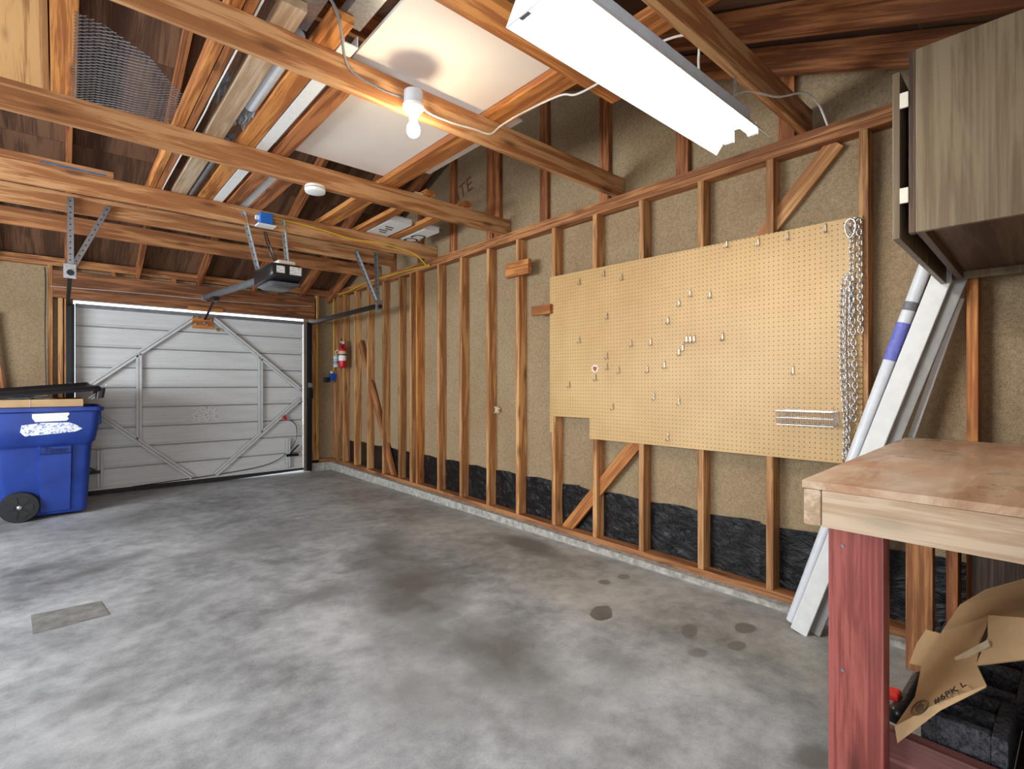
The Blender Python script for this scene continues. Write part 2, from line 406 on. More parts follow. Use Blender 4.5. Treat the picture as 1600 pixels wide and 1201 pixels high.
# ------------------------------------------------------------------ setting: floor, walls, roof
XW, YB, YF, XL = 2.99, -0.12, 7.19, -2.72        # sheathing faces: right, back, front (door), left
S = 2.90                                          # inner face of the right wall studs
YR = 3.50                                         # ridge
def zb(y): return 2.416+0.38*y if y <= YR else 3.746-0.38*(y-YR)     # underside of the rafters
fl = obj('floor', bx(XL-.1, 3.1, YB-.9, YF+.12, -.12, 0), 'floor', base=False)
tag(fl, 'stained grey concrete garage floor slab', 'floor', kind='structure')
bm = NB(); vs = [(-.115, 3.62), (.165, 3.60), (.19, 3.36), (-.10, 3.34)]
obj('patch', prism(bm, vs, 'z', 0.0, 0.003), 'patchgrey', fl)
dr = obj('driveway', bx(-6, 8, YF+.12, 16, -.16, -.03), 'concrete_curb', base=False); tag(dr, 'concrete driveway outside under the garage door', 'driveway', kind='structure')

# right gable wall
bm = prism(NB(), [(YB-.1, 0), (YF+.1, 0), (YF+.1, zb(YF+.1)+.15), (YR, zb(YR)+.15), (YB-.1, zb(YB-.1)+.15)], 'x', XW, XW+.03)
wr = obj('wall_right', bm, 'sheath', base=False); tag(wr, 'long right wall of brown fibreboard sheathing behind bare studs', 'wall', kind='structure')
cz = lambda y: .03+.012*max(0, y-1)              # top of the curb
cu = obj('curb', prism(NB(), [(YB, 0), (YF, 0), (YF, cz(YF)), (1, cz(1)), (YB, .03)], 'x', 2.84, 3.0), 'concrete_curb', base=False)
tag(cu, 'rough concrete curb under the right wall sill plate', 'curb', kind='structure')
board('sill_plate', (2.945, YB, .05), (2.945, 1.0, .05), .10, (1, 0, 0), .038, 'plate', wr)
board('sill_plate', (2.945, 1.0, .05), (2.945, YF, cz(YF)+.02), .10, (1, 0, 0), .038, 'plate', wr)
lum('top_plate', S, S+.09, YB, YF, 2.418, 2.456, 'plate', wr)
lum('top_plate', S, S+.09, YB, YF, 2.458, 2.50, 'plate', wr)
studs = [.357, .749, 1.184, 1.586, 2.008, 2.403, 2.817, 3.240, 3.641, 4.059, 4.452, 4.875, 5.005, 5.263, 5.652, 6.064, 6.440, 6.800, 7.02]
for i, y in enumerate(studs):
    m = 'orange' if i in (11, 0) else 'stud'
    lum('stud', S, S+.089, y-.038, y, cz(y)+.038, 2.418, m, wr)
for y in (.48, 1.10, 1.72, 2.34, 2.96, 3.56, 3.66, 4.26, 4.88, 5.5, 6.1):      # gable studs standing on the plate
    lum('gable_stud', S+.05, S+.089, y-.042, y+.042, 2.50, zb(y)+.12, 'rafter', wr)
for k, (y0, y1) in enumerate(((YB, 1.25), (1.25, 2.6), (2.6, 3.9), (3.9, 5.3), (5.3, YF))):   # lengths of polythene stapled behind the studs
    bm = NB(); n = 14
    g = [[bm.verts.new((XW-.006-.006*random.random(), y0+(y1-y0)*i/n, cz((y0+y1)/2)+.02+(.355-.01*k+.008*math.sin(i*1.3+k))*j/5)) for j in range(6)] for i in range(n+1)]
    for i in range(n):
        for j in range(5): bm.faces.new((g[i][j], g[i+1][j], g[i+1][j+1], g[i][j+1]))
    obj('plastic_sheet', bm, 'poly', wr, smooth='all')
board('brace', (2.945, 2.70, .07), (2.945, 2.02, .83), .089, (0, 1, 1), .03, 'orange', wr)
board('brace', (2.965, 1.42, 1.80), (2.965, .86, 2.42), .089, (0, 1, 1), .03, 'stud', wr)
board('brace', (2.955, 6.35, 1.75), (2.955, 5.45, .10), .089, (0, 1, -1), .03, 'rafter', wr)
for y0, y1, z0, z1 in ((3.045, 3.33, 2.12, 2.20), (2.80, 3.01, 1.765, 1.80)):
    lum('block', S-.04, S-.002, y0, y1, z0-.02, z1+.02, 'orange', wr)
text('stencil', 'LITE', .20, basis((XW-.002, 4.15, 3.10), (0, -1, .25), (0, .25, 1)), 'redink', wr)
bm = NB()
for k in range(7):
    a = 2*math.pi*k/7; tube(bm, [(2.975, 3.575, .96), (2.955+.02*random.random(), 3.575+.045*math.cos(a), .96+.035*math.sin(a))], .009, 5)
obj('foam_blob', bm, 'cardedge', wr)

# front (door) wall
wf = obj('wall_front', prism(NB(), [(XL, 0), (.10, 0), (.10, 2.09), (2.518, 2.09), (2.518, 0), (XW, 0), (XW, 2.9), (XL, 2.9)], 'y', YF, YF+.03), 'sheath', base=False)
tag(wf, 'door wall of brown fibreboard sheathing and bare framing', 'wall', kind='structure')
YS = YF-.089
lum('header', -.06, 2.63, YS-.012, YS+.026, 2.09, 2.375, 'header', wf)
lum('header', -.06, 2.63, YS+.03, YF, 2.09, 2.375, 'header', wf)
lum('top_plate', XL, XW, YS, YF, 2.42, 2.46, 'plate', wf); lum('top_plate', XL, XW, YS, YF, 2.462, 2.505, 'plate', wf)
for x in (.42, .98, 1.55, 2.12): lum('cripple_stud', x, x+.038, YS, YF, 2.375, 2.42, 'rafter', wf)
for x in (-.10, -.02, .03): lum('stud', x, x+.038, YS, YF, .0, 2.09 if x > -.1 else 2.42, 'stud' if x < 0 else 'orange', wf)
for x in (2.575, 2.612, 2.65, 2.93): lum('stud', x, x+.038, YS, YF, .11, 2.09 if x < 2.63 else 2.42, 'stud', wf)
board('brace', (-.42, YS+.02, .9), (-.52, YS+.02, 1.9), .05, (1, 0, 0), .03, 'rafter', wf)
for x in (-.9, -1.5, -2.1): lum('stud', x, x+.038, YS, YF, 0, 2.42, 'stud', wf)
obj('curb', bx(2.55, 3.0, YS-.05, YF, 0, .11), 'concrete_curb', wf)
lum('sill_plate', 2.56, 3.0, YS, YF, .11, .148, 'plate', wf)
lum('trim_block', 1.13, 1.5, YS-.03, YS-.012, 2.07, 2.12, 'orange', wf)
bm = NB(); tube(bm, smooth_path([(-.12, YS-.02, 2.39), (-.115, YS-.02, 2.2), (-.12, YS-.02, 1.7), (-.11, YS-.02, 1.1)]), .006, 6); obj('cable', bm, 'black', wf)
bm = NB(); tube(bm, smooth_path([(-.08, YS-.015, 2.20), (.6, YS-.02, 2.215), (1.3, YS-.02, 2.215), (2.0, YS-.02, 2.23), (2.58, YS-.02, 2.26)]), .003, 5); obj('wire', bm, 'whitecable', wf)
bm = NB(); tube(bm, smooth_path([(2.655, YS-.01, 2.40), (2.66, YS-.01, 1.5), (2.65, YS-.01, .7), (2.66, YS-.01, .16)]), .004, 5); obj('wire', bm, 'yellow', wf)

# left and back walls (outside the picture): window and doorway are assumed, added to bring fill light in
wl = obj('wall_left', bx(XL-.03, XL, YB, YF, 0, .9), 'sheath', base=False); tag(wl, 'left wall of fibreboard sheathing with an added window opening', 'wall', kind='structure')
bm = NB(); box(bm, XL-.03, XL, YB, 2.4, .9, 2.15); box(bm, XL-.03, XL, 5.4, YF, .9, 2.15); box(bm, XL-.03, XL, YB, YF, 2.15, 3.9)
obj('sheathing_panel', bm, 'sheath', wl)
wb = obj('wall_back', bx(.72, XW, YB-.03, YB, 0, 2.6), 'sheath', base=False); tag(wb, 'back wall of fibreboard sheathing beside the assumed open doorway', 'wall', kind='structure')
bm = NB(); box(bm, XL, -1.5, YB-.03, YB, 0, 2.6); box(bm, -1.5, .72, YB-.03, YB, 2.15, 2.6)
obj('sheathing_panel', bm, 'sheath', wb)

# roof: plywood sheets, rafters, ceiling joists, ridge board
rf = obj('ceiling', bx(XL, XW, YR-.019, YR+.019, zb(YR)-.06, zb(YR)+.15), 'rafter', base=False)
tag(rf, 'open gable roof of plywood sheets on bare rafters and ceiling joists', 'ceiling', kind='structure')
ca = math.sqrt(1+.38**2)
for side in (-1, 1):
    for i in range(4):
        d0, d1 = i*1.0, min((i+1)*1.0-.004, 4.0)
        for x0 in (XL-.2, XL-.2+2.1, XL-.2+4.2):
            a, b = YR+side*d0, YR+side*d1
            board('plywood_sheet', (x0+1.05, a, zb(YR)-.38*d0+.165), (x0+1.05, b, zb(YR)-.38*d1+.165), 2.095, (1, 0, 0), .015, 'roofply', rf, 0)
    for x in (-2.4, -1.78, -1.17, -.56, .05, .65, 1.25, 1.86, 2.46, 2.86):
        y1 = YB-.05 if side < 0 else YF+.05
        dz = .07
        board('rafter', (x, YR, zb(YR)+dz), (x, y1, zb(y1)+dz), .14, (0, .35, 1), .038, 'rafter', rf)
for y in (1.0, 2.2, 3.42, 4.60, 5.85):
    lum('ceiling_joist', XL, 2.985, y-.019, y+.019, 2.50, 2.64, 'joist' if y not in (5.85,) else 'plate', rf)
lum('ceiling_joist', XL, 2.78, 5.13, 5.168, 2.50, 2.64, 'joist', rf)
# paler plywood lining and flat board under the far slope
def zf(y): return zb(y)-.012
board('lining_sheet', (-.66, YR+.1, zf(YR+.1)), (-.66, 4.82, zf(4.82)), 1.2, (1, 0, 0), .012, 'lightply', rf, 0)
board('lining_board', (.017, YR+.05, zf(YR+.05)-.012), (.017, 5.0, zf(5.0)-.012), .135, (1, 0, 0), .02, 'orange', rf)

# ------------------------------------------------------------------ garage door
DX0, DX1, DZ1, DY = .115, 2.475, 2.045, 7.12
gd = thing('door_1', ((DX0+DX1)/2, DY, 0), 'pale grey one-piece metal garage door with diagonal bracing', 'garage door', kind='structure')
n = 9; ph = (DZ1-.06)/n
for i in range(n):
    z0 = .05+i*ph; z1 = z0+ph
    prof = [(DY+.022, z0+.004), (DY+.008, z0+.004), (DY-.008, z0+.012), (DY-.008, z0+.026), (DY, z0+.032), (DY, z1-.008), (DY+.012, z1-.002), (DY+.022, z1-.002)]
    obj('door_panel', prism(NB(), prof, 'x', DX0, DX1), 'door', gd)
obj('back_skin', bx(DX0, DX1, DY+.022, DY+.03, .05, DZ1), 'greymetal', gd)
obj('top_rail', bx(DX0, DX1, DY-.03, DY+.01, DZ1-.04, DZ1), 'greymetal', gd)
obj('bottom_seal', prism(NB(), [(DX0, .001), (1.55, .004), (DX1, .034), (DX1, .06), (DX0, .05)], 'y', DY-.035, DY+.03), 'rubber', gd)
obj('bottom_rail', bx(DX0, DX1, DY-.03, DY+.02, .03, .065), 'door', gd)
def brace(p0, p1):
    p0, p1 = Vector((p0[0], DY-.022, p0[1])), Vector((p1[0], DY-.022, p1[1]))
    d = (p1-p0); board('brace', p0, p1, .055, d.cross(Vector((0, 1, 0))), .012, 'greymetal', gd, .002)
    u = d.cross(Vector((0, 1, 0))).normalized()*.015
    for q in (Vector((0, -.016, 0))+u, Vector((0, -.016, 0))-u): board('brace_rib', p0+q, p1+q, .025, d.cross(Vector((0, 1, 0))), .022, 'door', gd, .003)
xm = (DX0+DX1)/2
brace((xm-.10, 1.99), (.16, 1.12)); brace((xm+.10, 1.99), (2.43, 1.12)); brace((.16, 1.0), (xm-.12, .09)); brace((2.43, 1.0), (xm+.12, .09))
brace((.66, 1.54), (.66, .57)); brace((1.93, 1.54), (1.93, .57))
for x in (.32, 2.27): brace((x, .09), (x, .48))
obj('operator_plate', bx(xm-.12, xm+.10, DY-.05, DY-.03, 1.86, 2.0), 'orange', gd)
bm = NB()
for dx, dz in ((-.09, .03), (-.07, .11), (.0, .05), (.03, .03), (.07, .09)): lathe(bm, [(.013, -.012), (.013, .0)], (xm+dx, DY-.05, 1.88+dz), 'Y', 10)
obj('bolts', bm, 'galv', gd)['kind'] = 'stuff'
lathe_bm = lathe(NB(), [(.022, -.03), (.022, .0)], (xm+.15, DY-.045, 1.86), 'Y', 12); obj('lock_cylinder', lathe_bm, 'brass', gd)
st = obj('sticker', bx(xm-.115, xm+.15, DY-.0035, DY-.001, .735, .92), 'sticker', gd); st['label'] = 'faded printed warning sticker'
bm = NB(); tube(bm, smooth_path([(2.30, DY-.03, .72), (2.38, DY-.035, .62), (2.35, DY-.035, .4), (2.1, DY-.035, .18), (1.6, DY-.03, .10), (.6, DY-.03, .05)]), .005, 5); obj('rope', bm, 'black', gd)
obj('rope_handle', tube(NB(), [(2.21, DY-.05, .78), (2.24, DY-.05, .72)], .018, 8), 'redpl', gd)
for x, s in ((.16, -1), (2.40, 1)):
    board('pivot_arm', (x, DY-.06, .25), (x-s*.16, DY-.06, .25), .035, (0, 0, 1), .012, 'blackmetal', gd)
    board('pivot_arm', (x-s*.12, DY-.06, .26), (x, DY-.06, .38), .03, (0, 1, 0), .012, 'blackmetal', gd)

# door tracks with their hangers
def track(x, s, label):
    t = thing('door_track', (x, DY-.08, 0), label, 'door track', 'black steel tracks of the garage door')
    u = NB(); box(u, x-.035, x+.035, DY-.10, DY-.055, .02, 2.03, .004); box(u, x-.012, x+.012, DY-.13, DY-.10, .02, 2.0); obj('vertical_track', u, 'blackmetal', t)
    board('horizontal_track', (x+.02*s, DY-.07, 2.03), (x+.02*s, 5.06, 2.03), .05, (0, 0, 1), .03, 'blackmetal', t)
    bm = NB(); lathe(bm, [(.035, -.02), (.035, .02)], (x, DY-.13, 1.18), 'X', 14); obj('roller', bm, 'galv', t)
    obj('roller_bracket', bx(x-.02, x+.03, DY-.15, DY-.10, 1.0, 1.13), 'blackmetal', t)
    xa = x+.02*s
    for p in ((xa, 5.12, 2.61), (xa-.23*s, 5.12, 2.59)):
        b0 = Vector(p); b1 = Vector((xa, 5.08, 2.04))
        hg = board('hanger', b0, b1, .036, (1, 0, .3), .004, 'galv', t, 0)
        board('hanger_flange', b0+Vector((.018, -.012, 0)), b1+Vector((.018, -.012, 0)), .026, (0, 1, 0), .004, 'galv', t, 0)
        bm = NB(); k = 12
        for i in range(k): q = b0.lerp(b1, (i+.7)/(k+.6)); lathe(bm, [(.0055, -.006), (.0055, -.002)], q, 'Y', 6)
        obj('punched_holes', bm, 'black', hg)['kind'] = 'stuff'
    obj('end_plate', bx(xa-.04, xa+.035, 5.03, 5.04, 1.98, 2.09, .004), 'galv', t)
    obj('end_bolt', lathe(NB(), [(.022, -.03), (.022, 0)], (xa, 5.035, 2.02), 'Y', 12), 'black', t)
track(.075, -1, 'black garage door track nearest the blue bin, end-on')
track(2.53, 1, 'black garage door track beside the right stud wall')

# ------------------------------------------------------------------ garage door opener
op = thing('garage_door_opener', (1.37, 4.5, 1.99), 'black garage door opener hanging on perforated steel straps', 'door opener')
rings = []
for y, hx, z0, z1, r in ((4.28, .115, 2.055, 2.145, .03), (4.30, .13, 2.035, 2.16, .035), (4.42, .135, 2.01, 2.168, .035), (4.72, .135, 2.01, 2.168, .03), (4.74, .125, 2.03, 2.15, .03)):
    c, hz = (z0+z1)/2, (z1-z0)/2
    rings.append([(x, y, z) for x, z, _ in rrect(1.37, c, hx, hz, r, 0)])
obj('housing', loft(NB(), rings), 'black', op, smooth=True)
obj('light_lens', loft(NB(), [[(x, y, z) for x, y, z in rrect(1.37, 4.5, .125-.03*k, .2-.03*k, .04, 2.013-.022*k)] for k in (0, .5, 1)]), 'lens', op, smooth=True)
obj('lens_top', bx(1.32, 1.46, 4.36, 4.6, 2.165, 2.205, .015), 'cream', op)
lp = obj('warning_label', bx(1.385, 1.475, 4.272, 4.279, 2.075, 2.14), 'sticker', op)
lp2 = obj('warning_label', bx(1.285, 1.345, 4.272, 4.279, 2.08, 2.135), 'sticker', op)
board('rail', (1.33, 4.72, 2.10), (1.295, 7.06, 2.225), .045, (1, 0, 0), .04, 'greymetal', op, .006)
board('rail_flange', (1.33, 4.72, 2.123), (1.295, 7.06, 2.248), .07, (1, 0, 0), .005, 'galv', op, 0)
obj('rail_end', bx(1.27, 1.32, 7.04, 7.09, 2.19, 2.26, .004), 'galv', op)
bm = NB()
for q in (.25, .3, .45, .5, .8, .86): lathe(bm, [(.009, .0), (.009, .012)], (1.33-.035*q+.012, 4.72+2.34*q, 2.126+.125*q), 'Z', 8)
obj('rail_bolts', bm, 'galv', op)['kind'] = 'stuff'
obj('trolley', bx(1.28, 1.34, 6.5, 6.68, 2.13, 2.19, .008), 'black', op)
board('door_arm', (1.31, 6.6, 2.15), (1.30, 7.05, 1.97), .025, (1, 0, 0), .006, 'blackmetal', op, 0)
for p, q in (((1.11, 4.575, 2.60), (1.25, 4.68, 2.16)), ((1.42, 4.575, 2.59), (1.49, 4.66, 2.16))):
    p, q = Vector(p), Vector(q); s = board('strap', p, q, .032, (1, 0, .3), .004, 'galv', op, 0)
    board('strap_flange', p+Vector((.016, -.01, 0)), q+Vector((.016, -.01, 0)), .02, (0, 1, 0), .004, 'galv', op, 0)
    bm = NB()
    for i in range(9): lathe(bm, [(.005, -.007), (.005, -.0025)], p.lerp(q, (i+.6)/9), 'Y', 6)
    obj('punched_holes', bm, 'black', s)['kind'] = 'stuff'
bm = NB(); tube(bm, smooth_path([(1.27, 4.56, 2.46), (1.28, 4.52, 2.36), (1.31, 4.5, 2.25), (1.37, 4.5, 2.19)]), .006, 6); tube(bm, smooth_path([(1.285, 4.56, 2.46), (1.30, 4.5, 2.34), (1.35, 4.5, 2.23), (1.4, 4.5, 2.185)]), .006, 6)
obj('power_cord', bm, 'black', op)
# blue junction box on the joist and its yellow cable
jb = thing('junction_box', (1.265, 4.56, 2.5), 'bright blue electrical box screwed to the joist above the opener', 'electrical box')
obj('box_body', bx(1.225, 1.325, 4.50, 4.58, 2.51, 2.605, .006), 'bluebox', jb)
obj('cover_plate', bx(1.205, 1.345, 4.485, 4.585, 2.497, 2.509, .002), 'white', jb)
obj('clamp', bx(1.20, 1.225, 4.53, 4.565, 2.55, 2.58), 'white', jb)
yc = obj('yellow_cable', tube(NB(), smooth_path([(1.325, 4.54, 2.585), (1.5, 4.565, 2.59), (1.75, 4.565, 2.575), (2.05, 4.565, 2.545), (2.3, 4.565, 2.56), (2.55, 4.565, 2.545), (2.72, 4.555, 2.505), (2.84, 4.56, 2.42), (2.885, 4.62, 2.44), (2.89, 5.2, 2.46), (2.885, 5.9, 2.47), (2.88, 6.6, 2.43), (2.885, 7.05, 2.40), (2.885, 7.07, 1.9), (2.885, 7.07, 1.33)]), .0055, 6), 'yellow', base=True)
tag(yc, 'yellow electrical cable draped along the joist and down the corner', 'cable')

# ------------------------------------------------------------------ small things in the far corner
ex = thing('fire_extinguisher', (2.86, 6.69, 1.42), 'red fire extinguisher with white labels hung on a stud', 'fire extinguisher')
X, Y = 2.855, 6.70
obj('cylinder', lathe(NB(), [(.03, 1.415), (.044, 1.425), (.05, 1.45), (.05, 1.66), (.042, 1.70), (.02, 1.725), (.018, 1.74)], (X, Y, 0)), 'red', ex, smooth=True)
obj('label_band', lathe(NB(), [(.0512, 1.51), (.0512, 1.58)], (X, Y, 0)), 'white', ex, smooth=True)
obj('label_band', lathe(NB(), [(.0512, 1.60), (.0512, 1.64)], (X, Y, 0)), 'cardedge', ex, smooth=True)
obj('strap', lathe(NB(), [(.053, 1.585), (.053, 1.597)], (X, Y, 0)), 'black', ex, smooth=True)
obj('valve', bx(X-.02, X+.02, Y-.02, Y+.02, 1.735, 1.775, .006), 'white', ex)
bm = NB(); tube(bm, [(X-.01, Y-.01, 1.775), (X-.04, Y-.05, 1.80)], .006, 6); tube(bm, [(X-.01, Y, 1.76), (X-.04, Y-.06, 1.765)], .005, 6); obj('lever', bm, 'blackmetal', ex)
obj('hose', tube(NB(), smooth_path([(X-.02, Y-.01, 1.75), (X-.045, Y-.045, 1.72), (X-.03, Y-.055, 1.66)]), .007, 6), 'black', ex)
obj('bracket', bx(X+.03, X+.047, Y-.025, Y+.025, 1.45, 1.72), 'greymetal', ex)
cn = thing('hanging_canister', (2.87, 6.96, 1.43), 'small pale canister with dark print hung beside the red extinguisher', 'canister')
obj('canister_body', lathe(NB(), [(.03, 1.43), (.037, 1.44), (.037, 1.57), (.03, 1.585), (.012, 1.60)], (2.865, 6.94, 0)), 'pvc', cn, smooth=True)
for dz, hz in ((-.03, .006), (-.005, .012), (.025, .005)): obj('print_mark', tube(NB(), [(2.865, 6.94, 1.505+dz-hz), (2.865, 6.94, 1.505+dz+hz)], .0378, 24), 'greylabel', cn)
bm = NB(); tube(bm, smooth_path([(2.865, 6.94, 1.60), (2.85, 6.93, 1.64), (2.86, 6.90, 1.66), (2.87, 6.78, 1.67)]), .005, 6); obj('wire_hook', bm, 'white', cn)
ob = thing('outlet_box', (2.88, 7.06, 1.24), 'dark blue outlet box with a black plug on the corner stud', 'electrical box')
obj('box_body', bx(2.82, 2.90, 7.0, 7.08, 1.245, 1.345, .006), 'darkblue', ob)
obj('clamp', bx(2.83, 2.85, 7.02, 7.05, 1.345, 1.375), 'white', ob); obj('plug', bx(2.74, 2.82, 7.02, 7.07, 1.22, 1.29, .01), 'black', ob)
obj('cord', tube(NB(), smooth_path([(2.86, 7.01, 1.35), (2.87, 6.99, 1.4), (2.87, 6.97, 1.5)]), .005, 6), 'black', ob)

# ------------------------------------------------------------------ ceiling fixtures
lb = thing('bulb_light', (1.24, 2.105, 2.33), 'bare glowing bulb in a round porcelain holder on the joist', 'lamp')
BX, BY = 1.240, 2.105
obj('junction_ring', lathe(NB(), [(.044, 2.495), (.044, 2.56)], (BX, BY, 0)), 'pvc', lb, smooth=True)
obj('lamp_holder', lathe(NB(), [(.019, 2.43), (.022, 2.455), (.04, 2.47), (.05, 2.482), (.05, 2.496)], (BX, BY, 0)), 'porcelain', lb, smooth=True)
obj('bulb', lathe(NB(), [(.006, 2.35), (.02, 2.354), (.029, 2.367), (.031, 2.383), (.027, 2.40), (.017, 2.42), (.013, 2.432)], (BX, BY, 0), n=20), 'bulb', lb, smooth='all')
bm = NB(); tube(bm, smooth_path([(.60, 1.93, 2.79), (.68, 1.925, 2.72), (.78, 1.93, 2.66), (.84, 1.99, 2.62), (.95, 2.165, 2.585), (1.1, 2.168, 2.55), (1.2, 2.13, 2.53)]), .006, 6)
tag(obj('grey_cable', bm, 'greycable'), 'grey cable sagging along the joist to the bulb holder', 'cable')
bm = NB(); tube(bm, smooth_path([(1.29, 2.12, 2.53), (1.36, 2.168, 2.53), (1.5, 2.172, 2.53), (1.65, 2.172, 2.545), (1.75, 2.165, 2.55), (1.80, 2.13, 2.60), (1.84, 2.0, 2.632), (1.86, 1.75, 2.625), (1.87, 1.64, 2.59), (1.87, 1.42, 2.59), (1.88, 1.2, 2.62), (1.9, 1.05, 2.58), (1.9, 1.035, 2.46), (1.89, 1.025, 2.345)]), .005, 6)
tag(obj('white_cable', bm, 'whitecable'), 'white cable from the bulb holder to the fluorescent light', 'cable')
bm = NB(); tube(bm, smooth_path([(2.0, .96, 2.33), (2.2, .97, 2.44), (2.45, .95, 2.50), (2.62, .9, 2.56), (2.75, .88, 2.55), (2.82, .86, 2.46)]), .005, 6)
tag(obj('white_cable', bm, 'whitecable'), 'white cable looping from the fluorescent light to the top plate', 'cable')
sd = thing('smoke_detector', (1.262, 3.40, 2.46), 'round white smoke detector under the middle joist', 'smoke detector')
obj('detector_body', lathe(NB(), [(.045, 2.452), (.062, 2.458), (.066, 2.475), (.066, 2.49)], (1.262, 3.40, 0), n=28), 'white', sd, smooth=True)
obj('mounting_ring', lathe(NB(), [(.06, 2.49), (.06, 2.50)], (1.262, 3.40, 0), n=28), 'cream', sd, smooth=True)
obj('vent_slots', lathe(NB(), [(.0665, 2.478), (.0665, 2.483)], (1.262, 3.40, 0), n=28), 'greylabel', sd)

fx = thing('fluorescent_light', (1.56, .985, 2.19), 'lit white fluorescent shop light hung on chains under the rafters', 'light fixture')
LX0, LX1, LY, LZ = .95, 2.17, .985, 2.20
hood = [(LY-.115, LZ), (LY-.05, LZ+.085), (LY+.05, LZ+.085), (LY+.115, LZ), (LY+.112, LZ), (LY+.048, LZ+.08), (LY-.048, LZ+.08), (LY-.112, LZ)]
bm = NB()
A = [bm.verts.new((LX0, y, z)) for y, z in hood]; B = [bm.verts.new((LX1, y, z)) for y, z in hood]
for i in range(8): bm.faces.new((A[i], A[(i+1) % 8], B[(i+1) % 8], B[i]))
for V in (A, B):
    for q in ((0, 1, 6, 7), (1, 2, 5, 6), (2, 3, 4, 5)): bm.faces.new([V[i] for i in q])
obj('hood', bm, 'hood', fx)
obj('ballast_channel', bx(LX0+.02, LX1-.02, LY-.045, LY+.045, LZ+.085, LZ+.13, .004), 'pvc', fx)
obj('end_plate', prism(NB(), [(LY-.115, LZ), (LY-.05, LZ+.085), (LY+.05, LZ+.085), (LY+.115, LZ)], 'x', LX0-.004, LX0), 'hood', fx)
for dy in (-.05, .05):
    obj('lamp_socket', bx(LX0+.002, LX0+.02, LY+dy-.02, LY+dy+.02, LZ+.005, LZ+.075, .004), 'greymetal', fx)
    obj('lamp_socket', bx(LX1-.02, LX1-.002, LY+dy-.02, LY+dy+.02, LZ+.025, LZ+.075, .004), 'white', fx)
    obj('tube', lathe(NB(), [(.008, LX0+.02), (.0165, LX0+.03), (.0165, LX1-.03), (.008, LX1-.02)], (0, LY+dy, LZ+.04), 'X', 16), 'fluoro', fx, smooth='all')
def chain_links(pts, L, r, wd):
    """oval links of wire radius r, pitch L, alternately turned, along a path"""
    bm = NB(); path = smooth_path(pts, 10); acc = 0; i = 0; k = 0; cur = path[0].copy()
    seg = [(path[j], path[j+1]) for j in range(len(path)-1)]
    tot = sum((b-a).length for a, b in seg); m = int(tot/L); s = 0; out = []; d0 = 0
    for a, b in seg:
        ln = (b-a).length
        while d0 <= s+ln and ln > 0: out.append((a.lerp(b, (d0-s)/ln), (b-a).normalized())); d0 += L
        s += ln
    for j, (p, d) in enumerate(out):
        x, y = frame(d); q = (x+y*.35).normalized() if j % 2 else (y-x*.35).normalized()
        ring = []
        for t in range(10):
            a = 2*math.pi*t/10; ring.append(p+d*math.cos(a)*L*.68+q*math.sin(a)*wd)
        tube(bm, ring, r, 5, True)
    return bm
for x in (1.2, 2.14):
    obj('hanging_chain', chain_links([(x, 1.0, 2.335), (x, 1.0, 2.40), (x, 1.0, 2.50)], .018, .0018, .006), 'galv', fx)
tag(lum('support_board', .6, 2.08, 1.46, 1.60, 2.60, 2.638, 'orange'), 'flat orange board fixed under the lumber above the fluorescent light', 'board')

# ------------------------------------------------------------------ lumber and sheets stored on the joists
ZT = 2.642
def store(name, x0, x1, y0, y1, z0, z1, mat, label, cat='board'):
    return tag(lum(name, x0, x1, y0, y1, z0, z1, mat), label, cat, 'lumber and sheets stored on the joists')
store('stored_board', .488, .525, 1.3, 5.05, ZT, ZT+.09, 'orange', 'left of two joined orange boards stored on edge, nearest the mesh')
store('stored_board', .529, .566, 1.3, 5.05, ZT, ZT+.09, 'rafter', 'right of two joined orange boards, with white wire along it')
bm = NB(); tube(bm, smooth_path([(.572, 1.4, ZT), (.575, 2.3, ZT+.002), (.574, 2.9, ZT+.001), (.578, 3.2, ZT+.004), (.572, 3.9, ZT), (.57, 4.6, ZT+.002), (.59, 4.75, ZT-.01)]), .0045, 5)
tag(obj('white_wire', bm, 'whitecable'), 'thin white wire stapled along the joined orange boards', 'wire')
store('stored_board', .628, .724, 2.03, 4.72, ZT, ZT+.038, 'pale', 'pale flat board stored left of the grey pipe')
store('stored_board', .80, .893, 1.98, 4.72, ZT, ZT+.038, 'orange', 'orange flat board stored between the pipe and the white strip')
store('stored_board', .995, 1.09, 2.25, 4.72, ZT, ZT+.036, 'rafter', 'brown flat board stored under the edge of the white panel')
store('stored_board', 1.16, 1.26, 3.55, 4.72, ZT, ZT+.036, 'rafter', 'short brown flat board right of the corrugated sheet')
store('stored_board', 1.735, 1.872, .75, 4.75, ZT, ZT+.038, 'orange', 'long wide orange board along the right edge of the white panel')
store('stored_board', 1.80, 1.872, .95, 3.30, ZT+.04, ZT+.078, 'orange', 'narrow board lying on top of the long wide orange board')
store('stored_board', 2.085, 2.165, 3.35, 4.70, ZT, ZT+.036, 'orange', 'short board left of the first lettered box, over far joists')
store('stored_board', 2.445, 2.525, 3.35, 4.75, ZT, ZT+.036, 'orange', 'short board between the two white lettered boxes')
store('painted_plank', -1.6, .28, 4.56, 4.60, ZT, ZT+.04, 'joist', 'plank with a blue paint smear lying on top of the joist')
obj('paint_smear', bx(-.10, .24, 4.5585, 4.5605, ZT+.001, ZT+.013), 'dullblue', bpy.data.objects['painted_plank'])
pp = obj('grey_pipe', lathe(NB(), [(.032, 2.25), (.037, 2.26), (.037, 2.98), (.032, 2.985)], (.762, 0, ZT+.044), 'Y', 18), 'pvc', smooth=True); tag(pp, 'pale grey plastic pipe stored between two flat boards', 'pipe')
